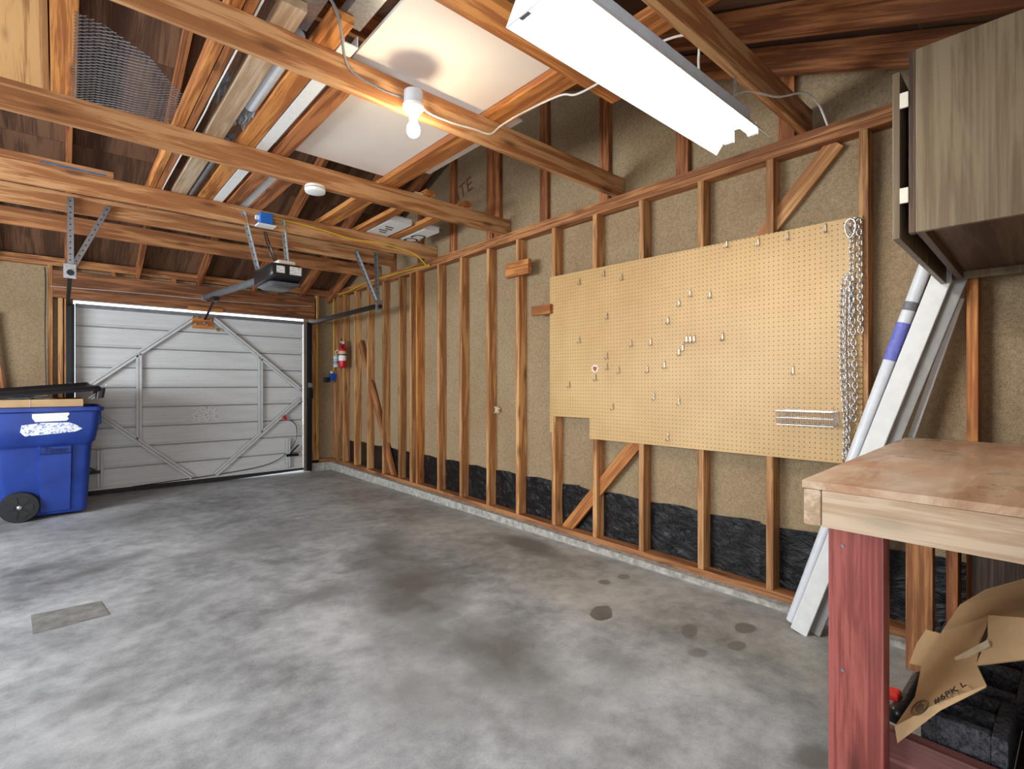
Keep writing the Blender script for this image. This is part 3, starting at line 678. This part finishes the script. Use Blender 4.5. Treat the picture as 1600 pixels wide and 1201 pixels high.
def crumple(name, c, s, mat, seed, parent=None):
    rnd = random.Random(seed); bm = NB(); nx, ny = 9, 7
    g = [[bm.verts.new((c[0]+s[0]*(i/(nx-1)-.5)+rnd.uniform(-1, 1)*s[0]*.05, c[1]+s[1]*(j/(ny-1)-.5)+rnd.uniform(-1, 1)*s[1]*.05, c[2]+s[2]*rnd.random()*(0.3+.7*math.sin(math.pi*i/(nx-1))))) for j in range(ny)] for i in range(nx)]
    for i in range(nx-1):
        for j in range(ny-1): bm.faces.new((g[i][j], g[i+1][j], g[i+1][j+1], g[i][j+1]))
    bmesh.ops.solidify(bm, geom=bm.faces[:], thickness=.0015)
    return obj(name, bm, mat, parent)
tag(crumple('plastic_film', (.764, 3.13, ZT+.01), (.062, .25, .06), 'clear', 3), 'crumpled clear plastic film at the end of the grey pipe', 'plastic')
tag(crumple('plastic_film', (.605, 3.0, ZT+.05), (.07, .35, .10), 'clear', 5), 'loose clear plastic film beside the joined boards', 'plastic')
for (dx, dz, lab) in ((.75, .02, 'lower'), (.772, .058, 'upper')):
    tag(obj('dark_rod', lathe(NB(), [(.02, 3.45), (.02, 4.66)], (dx, 0, ZT+dz), 'Y', 10), 'greymetal', smooth=True), lab+' dark metal rod stored beyond the grey pipe', 'rod')
gs = NB(); prism(gs, [(.90, ZT), (.965, ZT), (.965, ZT+.05), (.96, ZT+.05), (.96, ZT+.005), (.905, ZT+.005), (.905, ZT+.05), (.90, ZT+.05)], 'y', 2.1, 4.7)
tag(obj('white_channel', gs, 'white'), 'long white metal channel stored between two boards', 'channel')
gs = NB(); prism(gs, [(.86, ZT+.04), (.95, ZT+.04), (.95, ZT+.09), (.945, ZT+.09), (.945, ZT+.045), (.865, ZT+.045), (.865, ZT+.09), (.86, ZT+.09)], 'y', .9, 2.05)
tag(obj('grey_channel', gs, 'galv'), 'galvanised channel lying along the left edge of the white panel', 'channel')
gs = NB(); prism(gs, [(.70, ZT+.04), (.78, ZT+.04), (.785, ZT+.075), (.74, ZT+.06), (.70, ZT+.075)], 'y', 1.95, 2.2)
tag(obj('metal_offcut', gs, 'galv'), 'bent galvanised offcut behind the near joist', 'metal')
bm = NB(); n = 44; rows = []
for i in range(n+1): y = 3.55+1.15*i/n; z = ZT+.010+.006*(1 if i % 2 else -1); rows.append([bm.verts.new((1.095, y, z)), bm.verts.new((1.155, y, z))])
for a, b in zip(rows, rows[1:]): bm.faces.new((a[0], a[1], b[1], b[0]))
bmesh.ops.solidify(bm, geom=bm.faces[:], thickness=.002)
tag(obj('corrugated_sheet', bm, 'white'), 'narrow white corrugated sheet lying on the far joists', 'sheet')
wp = tag(obj('drywall_sheet', bx(1.0, 1.735, 1.56, 3.36, ZT+.04, ZT+.055), 'drywall'), 'large white drywall panel lying on the joists above the bulb', 'panel', 'lumber and sheets stored on the joists')
tag(obj('drywall_sheet', bx(1.12, 2.02, 2.2, 3.2, ZT+.082, ZT+.094), 'drywall'), 'second white panel showing past the right edge of the orange board', 'panel', 'lumber and sheets stored on the joists')
for i, (x0, x1, y0, y1, tx, lab) in enumerate(((2.19, 2.41, 4.12, 4.66, '', 'white carton with smudged dark print between two short boards over far joists'), (2.56, 2.72, 4.14, 4.70, 'CO', 'white lettered carton at the wall end of the far joists'))):
    t = thing('lettered_box', ((x0+x1)/2, (y0+y1)/2, ZT), lab, 'box', 'white lettered cartons')
    obj('carton', bx(x0, x1, y0, y1, ZT+.002, ZT+.05), 'white', t)
    bm = NB(); p = [(x0, y0, ZT+.05), (x1, y0, ZT+.05), (x1+.01, y0-.07, ZT+.03), (x0-.01, y0-.07, ZT+.035)]
    bm.faces.new([bm.verts.new(q) for q in p]); bmesh.ops.solidify(bm, geom=bm.faces[:], thickness=.004); obj('flap', bm, 'white', t)
    if not tx:
        for k in range(4): obj('print_smudge', bx(x0+.05+.03*(k % 2), x0+.13+.02*(k % 2), y0+.17+.06*k, y0+.19+.06*k, ZT-.0005, ZT+.002), 'ink', t)
    else: text('lettering', tx, .20, basis(((x0+x1)/2, (y0+y1)/2+.05, ZT), (0, 1, 0), (1, 0, 0)), 'ink', t)
for i, (x, lab) in enumerate(((2.02, 'left of two thin pale scraps on the middle joist'), (2.45, 'right of two thin pale scraps on the middle joist'))):
    tag(obj('wood_scrap', bx(x, x+.10, 3.40, 3.44, 2.642, 2.655), 'cardedge'), lab, 'scrap')
# expanded metal mesh leaning over the middle joist: real strands
poly = [(.045, 2.92), (.33, 3.02), (.50, 3.25), (.465, 3.72), (.045, 3.72)]
def inside_seg(p, d):
    t0, t1 = -9, 9; nP = len(poly)
    for i in range(nP):
        a, b = Vector(poly[i]), Vector(poly[(i+1) % nP]); e = b-a; nrm = Vector((-e.y, e.x))
        den = nrm.dot(d); num = nrm.dot(a-p)
        if abs(den) < 1e-9: continue
        t = num/den
        if den > 0: t0 = max(t0, t)
        else: t1 = min(t1, t)
    return t0, t1
bm = NB()
mz = lambda x, y: 2.80-.12*(y-2.92)+.02*math.sin(x*12)
for sg in (1, -1):
    d = Vector((1, .55*sg)).normalized(); nrm = Vector((-d.y, d.x))
    for k in range(-110, 330):
        p = Vector((.25, 3.3))+nrm*(k-110)*.021; t0, t1 = inside_seg(p, d)
        if t1-t0 < .01: continue
        m = max(2, int((t1-t0)/.12)+1)
        tube(bm, [(*(p+d*(t0+(t1-t0)*i/m)), mz((p+d*(t0+(t1-t0)*i/m)).x, (p+d*(t0+(t1-t0)*i/m)).y)) for i in range(m+1)], .0019, 4)
tag(obj('metal_mesh', bm, 'greymetal'), 'torn sheet of expanded metal mesh lying on the middle joist', 'mesh')

# ------------------------------------------------------------------ pegboard and what hangs on it
PG = S-.006
pb = obj('pegboard', prism(NB(), [(.733, .80), (2.427, .795), (2.427, .945), (2.789, .942), (2.789, .815), (2.831, .815), (2.831, 2.035), (.733, 2.005)], 'x', PG, S), 'peg', base=True)
tag(pb, 'large tan pegboard sheet screwed to the studs', 'pegboard')
H = [(2.515, 1.956), (2.286, 1.981), (2.134, 1.93), (1.397, 2.007), (1.626, 1.753), (1.499, 1.727), (1.702, 1.702), (2.261, 1.676), (1.778, 1.6), (2.515, 1.524), (1.651, 1.473), (1.626, 1.473), (1.6, 1.473), (1.422, 1.473), (1.422, 1.473), (1.702, 1.397), (1.676, 1.422), (2.261, 1.397), (2.261, 1.321), (2.159, 1.295), (2.362, 1.245), (1.93, 1.295), (1.803, 1.321), (2.616, 1.194), (1.88, 1.118), (2.057, 1.473), (1.905, 1.473), (1.219, 1.981), (1.067, 1.981), (0.889, 1.981), (1.041, 1.27), (1.702, 1.092), (2.21, 1.041), (1.778, 0.864)]      # hook holes: along the wall, height
hk = NB(); tube(hk, smooth_path([(.004, 0, .016), (-.004, 0, .016), (-.007, 0, .009), (-.006, 0, -.018), (-.010, 0, -.028), (-.028, 0, -.03), (-.034, 0, -.016)], 3), .003, 6)
hook0 = None; hooks = []
words = ['top', 'second', 'third', 'fourth', 'lowest']
ORD = ['first', 'second', 'third', 'fourth', 'fifth', 'sixth', 'seventh', 'eighth', 'ninth', 'tenth', 'eleventh', 'twelfth', 'thirteenth', 'fourteenth', 'fifteenth', 'sixteenth']
for y, z in H:
    if hook0 is None:
        hook0 = obj('peg_hook', hk, 'chrome', base=False); o = hook0
    else:
        o = hook0.copy(); COL.objects.link(o)
    o.location = (PG-.002, y, z); W[o] = Matrix.Translation(o.location)
    hooks.append((min(4, max(0, int((2.02-z)/.25))), -y, o))
for r in range(5):
    for k, (_, _, o) in enumerate(sorted([h for h in hooks if h[0] == r], key=lambda h: h[1])):
        tag(o, 'small silver peg hook, %s from the left in the %s fifth of the pegboard' % (ORD[k], words[r]), 'hook', 'silver peg hooks on the pegboard')
ca_ = obj('hanging_chain', chain_links([(2.875, .775, 1.52), (2.87, .772, 1.75), (2.872, .77, 1.95), (2.87, .755, 1.985), (2.872, .742, 1.95), (2.87, .738, 1.7), (2.872, .735, 1.45)], .026, .0036, .011), 'chrome', smooth='all')
tag(ca_, 'silver chain doubled over the top right corner of the pegboard', 'chain')
cb_ = obj('hanging_chain', chain_links([(2.865, .800, .83), (2.862, .795, 1.0), (2.865, .81, 1.25), (2.865, .812, 1.55), (2.863, .805, 1.68), (2.862, .79, 1.715), (2.863, .775, 1.68), (2.866, .765, 1.45), (2.868, .757, 1.2), (2.868, .762, 1.02)], .026, .0036, .011), 'chrome', smooth='all')
tag(cb_, 'long silver chain looped lower on the right of the pegboard', 'chain')
cc_ = obj('hanging_chain', chain_links([(2.862, .787, .84), (2.86, .782, 1.1), (2.862, .79, 1.4), (2.861, .785, 1.66)], .026, .0034, .011), 'chrome', smooth='all')
tag(cc_, 'silver chain strand hanging between the looped chain strands', 'chain')
kb = thing('carabiner', (2.86, .775, 1.92), 'silver spring snap hook at the top of the chain', 'carabiner')
ring = [(2.862, .775+(.022+.006*math.sin(a))*math.cos(a), 1.945+.045*math.sin(a)) for a in [2*math.pi*k/20 for k in range(20)]]
obj('hook_frame', tube(NB(), ring, .005, 8, True), 'chrome', kb, smooth='all')
obj('gate', tube(NB(), [(2.858, .765, 1.915), (2.858, .79, 1.965)], .004, 8), 'galv', kb)
# wire basket
bk = thing('wire_basket', (2.84, .93, .98), 'long silver wire basket hooked on the lower pegboard', 'basket')
X0, X1, Y0, Y1, Z0, Z1 = 2.79, 2.885, .828, 1.09, .985, 1.055
bm = NB(); n = 26
for i in range(n+1):
    y = Y0+(Y1-Y0)*i/n; tube(bm, [(X0, y, Z1), (X0+.01, y, Z0), (X1, y, Z0), (X1, y, Z1)], .0012, 4)
obj('cross_wires', bm, 'chrome', bk)
bm = NB()
for z, q in ((Z1, .0022), ((Z0+Z1)/2, .0013), (Z0, .002)): dx = .01*(Z1-z)/(Z1-Z0); tube(bm, [(X0+dx, Y0, z), (X0+dx, Y1, z), (X1, Y1, z), (X1, Y0, z)], q, 5, True)
for x in (X0+.03, X0+.055): tube(bm, [(x, Y0, Z0), (x, Y1, Z0)], .0015, 4)
for y in (Y0, Y1):
    for k in range(1, 6): x = X0+(X1-X0)*k/6; tube(bm, [(x, y, Z0), (x, y, Z1)], .0012, 4)
obj('rim_wires', bm, 'chrome', bk)
for y in (Y0+.03, Y1-.06): obj('basket_hook', tube(NB(), [(X1, y, Z1-.03), (X1+.004, y, Z1+.025)], .002, 5), 'galv', bk)
# small irregular sticker
bm = NB(); pts = []
for k in range(14): a = 2*math.pi*k/14; r = .031 if k % 2 else .022; pts.append((2.377+r*1.1*math.cos(a), 1.305+r*math.sin(a)))
sk = obj('splat_sticker', prism(bm, pts, 'x', PG-.0022, PG-.0004), 'white'); tag(sk, 'small orange and black ragged sticker on the pegboard', 'sticker')
obj('sticker_print', prism(NB(), [(2.377+(y-2.377)*.62, 1.305+(z-1.305)*.62) for y, z in pts], 'x', PG-.003, PG-.0022), 'orangeprint', sk)
for dy, dz in ((-.014, .004), (.012, .006), (-.006, -.014)): obj('sticker_mark', bx(PG-.0036, PG-.003, 2.377+dy-.005, 2.377+dy+.005, 1.305+dz-.004, 1.305+dz+.004), 'ink', sk)

# ------------------------------------------------------------------ boards leaning beside the pegboard
def lean(name, p0, p1, w, t, mat, label, wdir=(0, 1, .25)):
    return tag(board(name, p0, p1, w, wdir, t, mat, None, .004), label, 'board', 'trim boards leaning on the right wall')
lean('leaning_board', (2.652, .931, .005), (2.868, .385, 1.80), .075, .02, 'white', 'widest white trim board leaning beside the pegboard')
lean('leaning_board', (2.69, .872, .005), (2.882, .352, 1.70), .045, .018, 'greypaint', 'first grey trim board leaning behind the widest white board')
lean('leaning_board', (2.755, .885, .01), (2.886, .418, 1.50), .028, .016, 'greypaint', 'narrow grey trim board beside the thin white strip')
lean('leaning_board', (2.80, .79, .01), (2.893, .374, 1.56), .026, .016, 'white', 'thin white strip leaning nearest the back wall')
lean('leaning_board', (2.83, .91, .01), (2.93, .43, 1.86), .03, .016, 'pale', 'bare wood strip leaning behind the plastic tube')
tb = thing('plastic_tube', (2.74, .93, 0), 'white plastic wrapped tube with a blue label leaning on the wall', 'tube')
q0, q1 = Vector((2.715, .985, .02)), Vector((2.885, .447, 1.86))
obj('tube_body', tube(NB(), [q0, q0.lerp(q1, .5), q1], .026, 16), 'tube', tb, smooth=True)
obj('blue_label', tube(NB(), [q0.lerp(q1, .695), q0.lerp(q1, .785)], .0285, 16), 'bluelabel', tb, smooth=True)
obj('barcode', tube(NB(), [q0.lerp(q1, .815), q0.lerp(q1, .835)], .0285, 16), 'greylabel', tb, smooth=True)

# ------------------------------------------------------------------ wall cabinet
cb = thing('wall_cabinet', (1.86, .34, 1.632), 'dark stained plywood wall cabinet with its door ajar', 'cabinet', rz=R(2.2))
def L(m): return W[cb] @ m
def cpart(name, x0, x1, y0, y1, z0, z1, mat, parent=None, bev=.002):
    # local: x to the right wall, y towards the garage door (front at 0), z up
    dx, dy, dz = x1-x0, y1-y0, z1-z0; bm = box(NB(), x0, x1, y0, y1, z0, z1, bev)
    me = bpy.data.meshes.new(name); c = Vector(((x0+x1)/2, (y0+y1)/2, (z0+z1)/2)); bmesh.ops.translate(bm, verts=bm.verts, vec=-c)
    # grain along local X of the mesh: rotate so the tallest side is X
    rot = Matrix.Identity(4)
    if dz >= dy and dz >= dx: rot = Matrix.Rotation(R(90), 4, 'Y')
    elif dy >= dx: rot = Matrix.Rotation(R(-90), 4, 'Z')
    bmesh.ops.transform(bm, matrix=rot, verts=bm.verts); bm.to_mesh(me); bm.free(); me.materials.append(M[mat])
    o = bpy.data.objects.new(name, me)
    return link(o, parent or cb, L(Matrix.Translation(c) @ rot.inverted()))
CW, CD, CH = .99, .44, .53
cpart('side_panel', 0, .018, -CD, 0, 0, CH, 'cabwood'); cpart('side_panel', CW-.018, CW, -CD, 0, 0, CH, 'cabwood')
cpart('top_panel', .018, CW-.018, -CD, 0, CH-.018, CH, 'cabdark'); cpart('bottom_panel', .018, CW-.018, -CD, -.02, .03, .045, 'cabdark')
cpart('front_rail', .018, CW-.018, -.02, 0, 0, .04, 'cabdark'); cpart('shelf', .018, CW-.018, -CD, -.03, .27, .285, 'cabdark')
cpart('back_panel', .018, CW-.018, -CD, -CD+.006, .045, CH-.018, 'cabdark')
cpart('front_stile', 0, .03, 0, .016, 0, CH, 'cabdark'); cpart('front_stile', CW-.03, CW, 0, .016, 0, CH, 'cabdark')
for k, (x0, x1) in enumerate(((-.004, .485), (.49, .985))):
    dpt = cpart('door', x0, x1, .036, .054, -.012, CH-.05, 'cabwood')
    for z in (.08, .36): cpart('hinge', (x0 if k == 0 else x1-.008), (x0+.008 if k == 0 else x1), .016, .037, z+.01, z+.055, 'brass' if k else 'cream', dpt)

# ------------------------------------------------------------------ workbench
wbx = thing('workbench', (1.36, .47, 0), 'heavy wooden workbench with worn top and red stained legs', 'workbench')
BT = .957
a = [(1.36, .47), (2.80, .547), (2.80, -.10), (1.36, -.10)]
bt = obj('bench_top', prism(NB(), a, 'z', BT-.018, BT), 'bench', wbx)
board('front_rail', (1.362, .449, BT-.063), (2.79, .525, BT-.063), .088, (0, 0, 1), .038, 'pale', wbx, .006)
board('side_apron', (1.381, .428, BT-.063), (1.381, -.10, BT-.063), .088, (0, 0, 1), .038, 'pale', wbx, .003)
board('back_rail', (1.40, -.08, BT-.063), (2.79, -.08, BT-.063), .088, (0, 0, 1), .038, 'pale', wbx, .003)
lum('leg', 1.42, 1.475, .318, .432, 0, BT-.105, 'redwood', wbx, .004)
lum('leg', 1.42, 1.475, -.09, .02, 0, BT-.105, 'redwood', wbx, .004)
lum('leg', 2.66, 2.71, .43, .52, 0, BT-.105, 'plate', wbx, .004)
lum('leg', 2.66, 2.71, -.09, .02, 0, BT-.105, 'plate', wbx, .004)
lum('leg_cleat', 2.72, 2.81, .36, .398, 0, BT-.105, 'rafter', wbx, .004)
lum('lower_rail', 1.478, 1.515, -.09, .40, .23, .365, 'maroon', wbx, .004)
lum('shelf_board', 1.515, 2.64, .12, .275, .30, .325, 'cabdark', wbx); lum('shelf_board', 1.515, 2.64, -.06, .116, .30, .325, 'cabdark', wbx)
for yy, zz in ((.40, .80), (.40, .50)):
    obj('screw', lathe(NB(), [(.004, -.002), (.004, .001)], (1.419, yy, zz), 'X', 8), 'greymetal', bpy.data.objects['leg'])
tag(lum('plywood_offcut', 2.80, 2.82, -.05, .33, .0, .70, 'cabdark'), 'dark brown plywood standing behind the workbench legs', 'plywood')

# cinder blocks on the lower shelf
def cinder(name, x0, x1, y0, y1, z0, z1, label, seed):
    rnd = random.Random(seed); bm = NB(); t = .028
    # two-cell block: webs and face shells
    for (a0, a1, b0, b1) in ((x0, x1, y0, y0+t), (x0, x1, y1-t, y1), (x0, x0+t, y0+t, y1-t), (x1-t, x1, y0+t, y1-t), ((x0+x1)/2-t/2, (x0+x1)/2+t/2, y0+t, y1-t)):
        box(bm, a0, a1, b0, b1, z0, z1, .004)
    return tag(obj(name, bm, 'cinder'), label, 'cinder block', 'dark cinder blocks on the bench shelf')
cinder('cinder_block', 1.53, 1.72, .12, .27, .326, .42, 'dark cinder block under the cardboard at the shelf edge', 1)
cinder('cinder_block', 1.56, 1.94, -.05, .09, .326, .42, 'dark cinder block nearest the camera on the shelf', 2)
cinder('cinder_block', 1.80, 2.15, .10, .26, .326, .40, 'dark cinder block deeper in the shade of the shelf', 3)
gl = thing('black_tool_handle', (1.60, .30, .33), 'black rubber handle with a red end behind the red leg', 'handle')
obj('grip', tube(NB(), smooth_path([(1.54, .325, .375), (1.62, .315, .375), (1.75, .305, .40)]), [.02]*12+[.014], 10), 'glove', gl, smooth='all')
obj('red_end', bx(1.585, 1.625, .325, .35, .385, .405, .006), 'redpl', gl)

# torn cardboard carton draped over the shelf
def sheet(bm, pts, t=.004):
    f = bm.faces.new([bm.verts.new(p) for p in pts]); return f
def card(name, grid, parent, mat='card'):
    bm = NB(); g = [[bm.verts.new(p) for p in row] for row in grid]
    for i in range(len(g)-1):
        for j in range(len(g[0])-1): bm.faces.new((g[i][j], g[i+1][j], g[i+1][j+1], g[i][j+1]))
    bmesh.ops.subdivide_edges(bm, edges=bm.edges[:], cuts=1, use_grid_fill=True, smooth=.35)
    bmesh.ops.solidify(bm, geom=bm.faces[:], thickness=.004)
    return obj(name, bm, mat, parent, smooth=True)
cd = thing('cardboard_carton', (1.62, .25, .33), 'torn open brown cardboard carton draped over the bench shelf', 'cardboard')
hangp = card('hanging_panel', [[(1.74, 0.262, 0.542), (1.72, 0.224, 0.574), (1.7, 0.168, 0.625)],
                               [(1.66, 0.291, 0.467), (1.655, 0.227, 0.535), (1.65, 0.18, 0.578)],
                               [(1.57, 0.288, 0.426), (1.575, 0.228, 0.494), (1.6, 0.179, 0.538)],
                               [(1.475, 0.309, 0.384), (1.5, 0.234, 0.464), (1.53, 0.155, 0.528)],
                               [(1.472, 0.303, 0.349), (1.495, 0.228, 0.452), (1.526, 0.156, 0.524)]], cd)
card('top_panel', [[(1.745, 0.263, 0.541), (1.86, 0.242, 0.584), (1.98, 0.202, 0.606)], [(1.7, 0.168, 0.625), (1.85, 0.152, 0.639), (1.98, 0.118, 0.663)], [(1.62, 0.053, 0.67), (1.75, 0.047, 0.677), (1.9, 0.029, 0.703)]], cd)
card('front_panel', [[(1.695, 0.167, 0.627), (1.655, 0.163, 0.59), (1.6, 0.178, 0.535)], [(1.66, 0.104, 0.653), (1.63, 0.103, 0.613), (1.6, 0.101, 0.579)], [(1.6, 0.024, 0.69), (1.58, 0.024, 0.657), (1.56, 0.024, 0.627)]], cd)
card('flap', [[(1.8, 0.306, 0.511), (1.76, 0.265, 0.526)], [(1.79, 0.325, 0.468), (1.72, 0.281, 0.483)], [(1.78, 0.339, 0.411), (1.68, 0.293, 0.459)]], cd)
p0, p1 = Vector((1.48, 0.259, 0.431)), Vector((1.512, 0.175, 0.526)); pn = Vector((1.555, 0.285, 0.433))
pm = Vector((1.508, 0.214, 0.493))
text('print', '#6PK L', .027, basis(pm, p1-p0, pn-p0), 'ink', cd)
mb = basis(Vector((1.498, 0.266, 0.439)), p1-p0, pn-p0)
bm = NB()
for r in (.023, .019): tube(bm, [mb @ Vector((r*math.cos(2*math.pi*k/28), r*math.sin(2*math.pi*k/28), 0)) for k in range(28)], .0007, 4, True)
for k in range(5): tube(bm, [mb @ Vector((-.013+.002*abs(k-2), -.012+.006*k, 0)), mb @ Vector((.013-.002*abs(k-2), -.012+.006*k, 0))], .0008, 4)
obj('round_stamp', bm, 'ink', cd)
card('tape', [[(1.628, 0.221, 0.526), (1.62, 0.214, 0.519)], [(1.635, 0.161, 0.59), (1.625, 0.157, 0.58)]], cd, 'tape')

# ------------------------------------------------------------------ blue wheeled bin with things sticking out
wb_ = thing('wheeled_bin', (-.12, 6.4, 0), 'blue wheeled recycling bin with black lid propped open', 'bin')
cx, cy = -.13, 6.43
rings = [rrect(cx+.03, cy, .275, .265, .05, .03), rrect(cx+.03, cy, .285, .275, .05, .06), rrect(cx+.02, cy, .325, .315, .06, .60), rrect(cx+.015, cy, .34, .33, .06, .70), rrect(cx, cy, .40, .375, .06, .86), rrect(cx, cy, .41, .38, .06, .955),
         rrect(cx, cy, .395, .365, .05, .955), rrect(cx, cy, .38, .355, .05, .86), rrect(cx+.015, cy, .32, .31, .05, .70), rrect(cx+.03, cy, .26, .25, .05, .08)]
obj('bin_body', loft(NB(), rings), 'bin', wb_, smooth=True)
bm = NB(); loft(bm, [rrect(cx, cy, .42, .39, .06, .945), rrect(cx, cy, .435, .405, .065, .955), rrect(cx, cy, .435, .405, .065, .985), rrect(cx, cy, .42, .392, .06, .992), rrect(cx, cy, .395, .365, .05, .992), rrect(cx, cy, .395, .365, .05, .945)], False)
obj('rim', bm, 'bin', wb_, smooth=True)
def sideY(z): return cy-(.265+(z-.03)/.57*.05 if z < .6 else .315+(z-.6)*.19)      # near face of the body
# raised panels on the face towards the room
for x0, x1, z0, z1 in ((-.145, .075, .05, .66),):
    bm = NB(); loft(bm, [[(x0, sideY(z0)+.01, z0), (x1, sideY(z0)+.01, z0), (x1+.01, sideY(z1)+.01, z1), (x0-.01, sideY(z1)+.01, z1)], [(x0+.012, sideY(z0)-.022, z0+.01), (x1-.012, sideY(z0)-.022, z0+.01), (x1-.002, sideY(z1)-.02, z1-.012), (x0+.002, sideY(z1)-.02, z1-.012)]])
    obj('raised_panel', bm, 'bin', wb_)
bm = NB(); loft(bm, [rrect(cx, cy, .345, .34, .06, .645), rrect(cx, cy, .372, .368, .06, .68), rrect(cx, cy, .395, .378, .06, .80), rrect(cx, cy, .405, .383, .06, .94)]); obj('upper_band', bm, 'bin', wb_, smooth=True)
obj('grab_block', bx(.24, .285, 6.1, 6.75, .82, .95, .012), 'bin', wb_)
bandY = lambda z: cy-(.340+.028*(z-.645)/.035 if z < .68 else .368+.010*(z-.68)/.12 if z < .8 else .378+.005*(z-.8)/.14)
obj('painted_patch', prism(NB(), [(-.185, .935), (.055, .94), (.06, .925), (.045, .905), (.055, .885), (.04, .868), (-.165, .865), (-.185, .90)], 'y', bandY(.9)-.006, bandY(.9)+.01), 'white', wb_)
obj('sprayed_patch', prism(NB(), [(-.25, .84), (-.12, .856), (.06, .852), (.11, .825), (.15, .79), (.10, .768), (-.06, .755), (-.23, .745), (-.26, .78)], 'y', bandY(.8)-.006, bandY(.8)+.01), 'spray', wb_)
bm = NB(); tube(bm, [(x, cy-.3525+(.61-z)*.093, z) for x, z in ((-.135, .578), (.068, .578), (.068, .645), (-.135, .645))], .003, 5, True); obj('mark_frame', bm, 'navy', wb_)
text('maker_mark', 'Toter', .07, basis((-.035, cy-.353, .61), (1, 0, 0), (0, -.093, 1)), 'navy', wb_, ext=.003)
# lid, hinged at the left and resting on the carton
lidm = Matrix.Translation((-.56, cy, 1.058)) @ Matrix.Rotation(R(-5.2), 4, 'Y')
bm = NB(); loft(bm, [rrect(.42, 0, .43, .40, .06, 0), rrect(.42, 0, .435, .405, .06, .02), rrect(.42, 0, .42, .39, .06, .045), rrect(.42, 0, .36, .33, .06, .06), rrect(.42, 0, .34, .31, .06, .085)])
ld = obj('lid', bm, 'black', wb_, smooth=True, xf=lidm)
bm = NB(); loft(bm, [rrect(.83, 0, .03, .36, .02, -.07), rrect(.85, 0, .03, .37, .02, .02)]); obj('lid_lip', bm, 'black', ld, xf=lidm)
for yy in (6.12, 6.72):
    wh = obj('wheel', lathe(NB(), [(.09, yy-.03), (.125, yy-.028), (.132, yy-.015), (.132, yy+.02), (.12, yy+.03), (.09, yy+.03)], (-.265, 0, .132), 'Y', 36), 'rubber', wb_, smooth=True)
    bm = NB()
    for k in range(6):
        a = 2*math.pi*k/6; u = Vector((math.cos(a), 0, math.sin(a))); v = Vector((-math.sin(a), 0, math.cos(a))); c = Vector((-.265, yy-.034, .132))
        loft(bm, [[c+u*r0+v*w0+Vector((0, h, 0)) for r0, w0 in ((.035, -.012), (.088, -.03), (.088, .03), (.035, .012))] for h in (0, .006)])
    obj('wheel_spokes', bm, 'black', wh)
    obj('hub_cap', lathe(NB(), [(.008, yy-.042), (.017, yy-.038), (.017, yy-.028)], (-.265, 0, .132), 'Y', 14), 'galv', wh)
obj('axle', tube(NB(), [(-.265, 6.1, .132), (-.265, 6.75, .132)], .012, 8), 'galv', wb_)
cx2 = thing('flat_carton', (-.16, 6.4, .99), 'flat tan cardboard carton wedged under the bin lid', 'box')
bm = bx(-.53, .155, 6.06, 6.7, .994, 1.06, .003); obj('carton_body', bm, 'card', cx2)
obj('seam_tape', bx(-.20, -.197, 6.057, 6.06, .994, 1.06), 'tape', cx2)
tag(crumple('plastic_wrap', (-.22, 6.12, 1.063), (.36, .12, .03), 'clear', 9), 'crumpled clear plastic wrap on the carton in the bin', 'plastic')
bm = NB(); tube(bm, smooth_path([(.20, 6.3, 1.06), (.29, 6.25, 1.14), (.33, 6.22, 1.19), (.30, 6.24, 1.13), (.22, 6.3, 1.05)]), .006, 6)
tag(obj('white_strap', bm, 'white'), 'looped white plastic strap sticking out of the bin', 'strap')
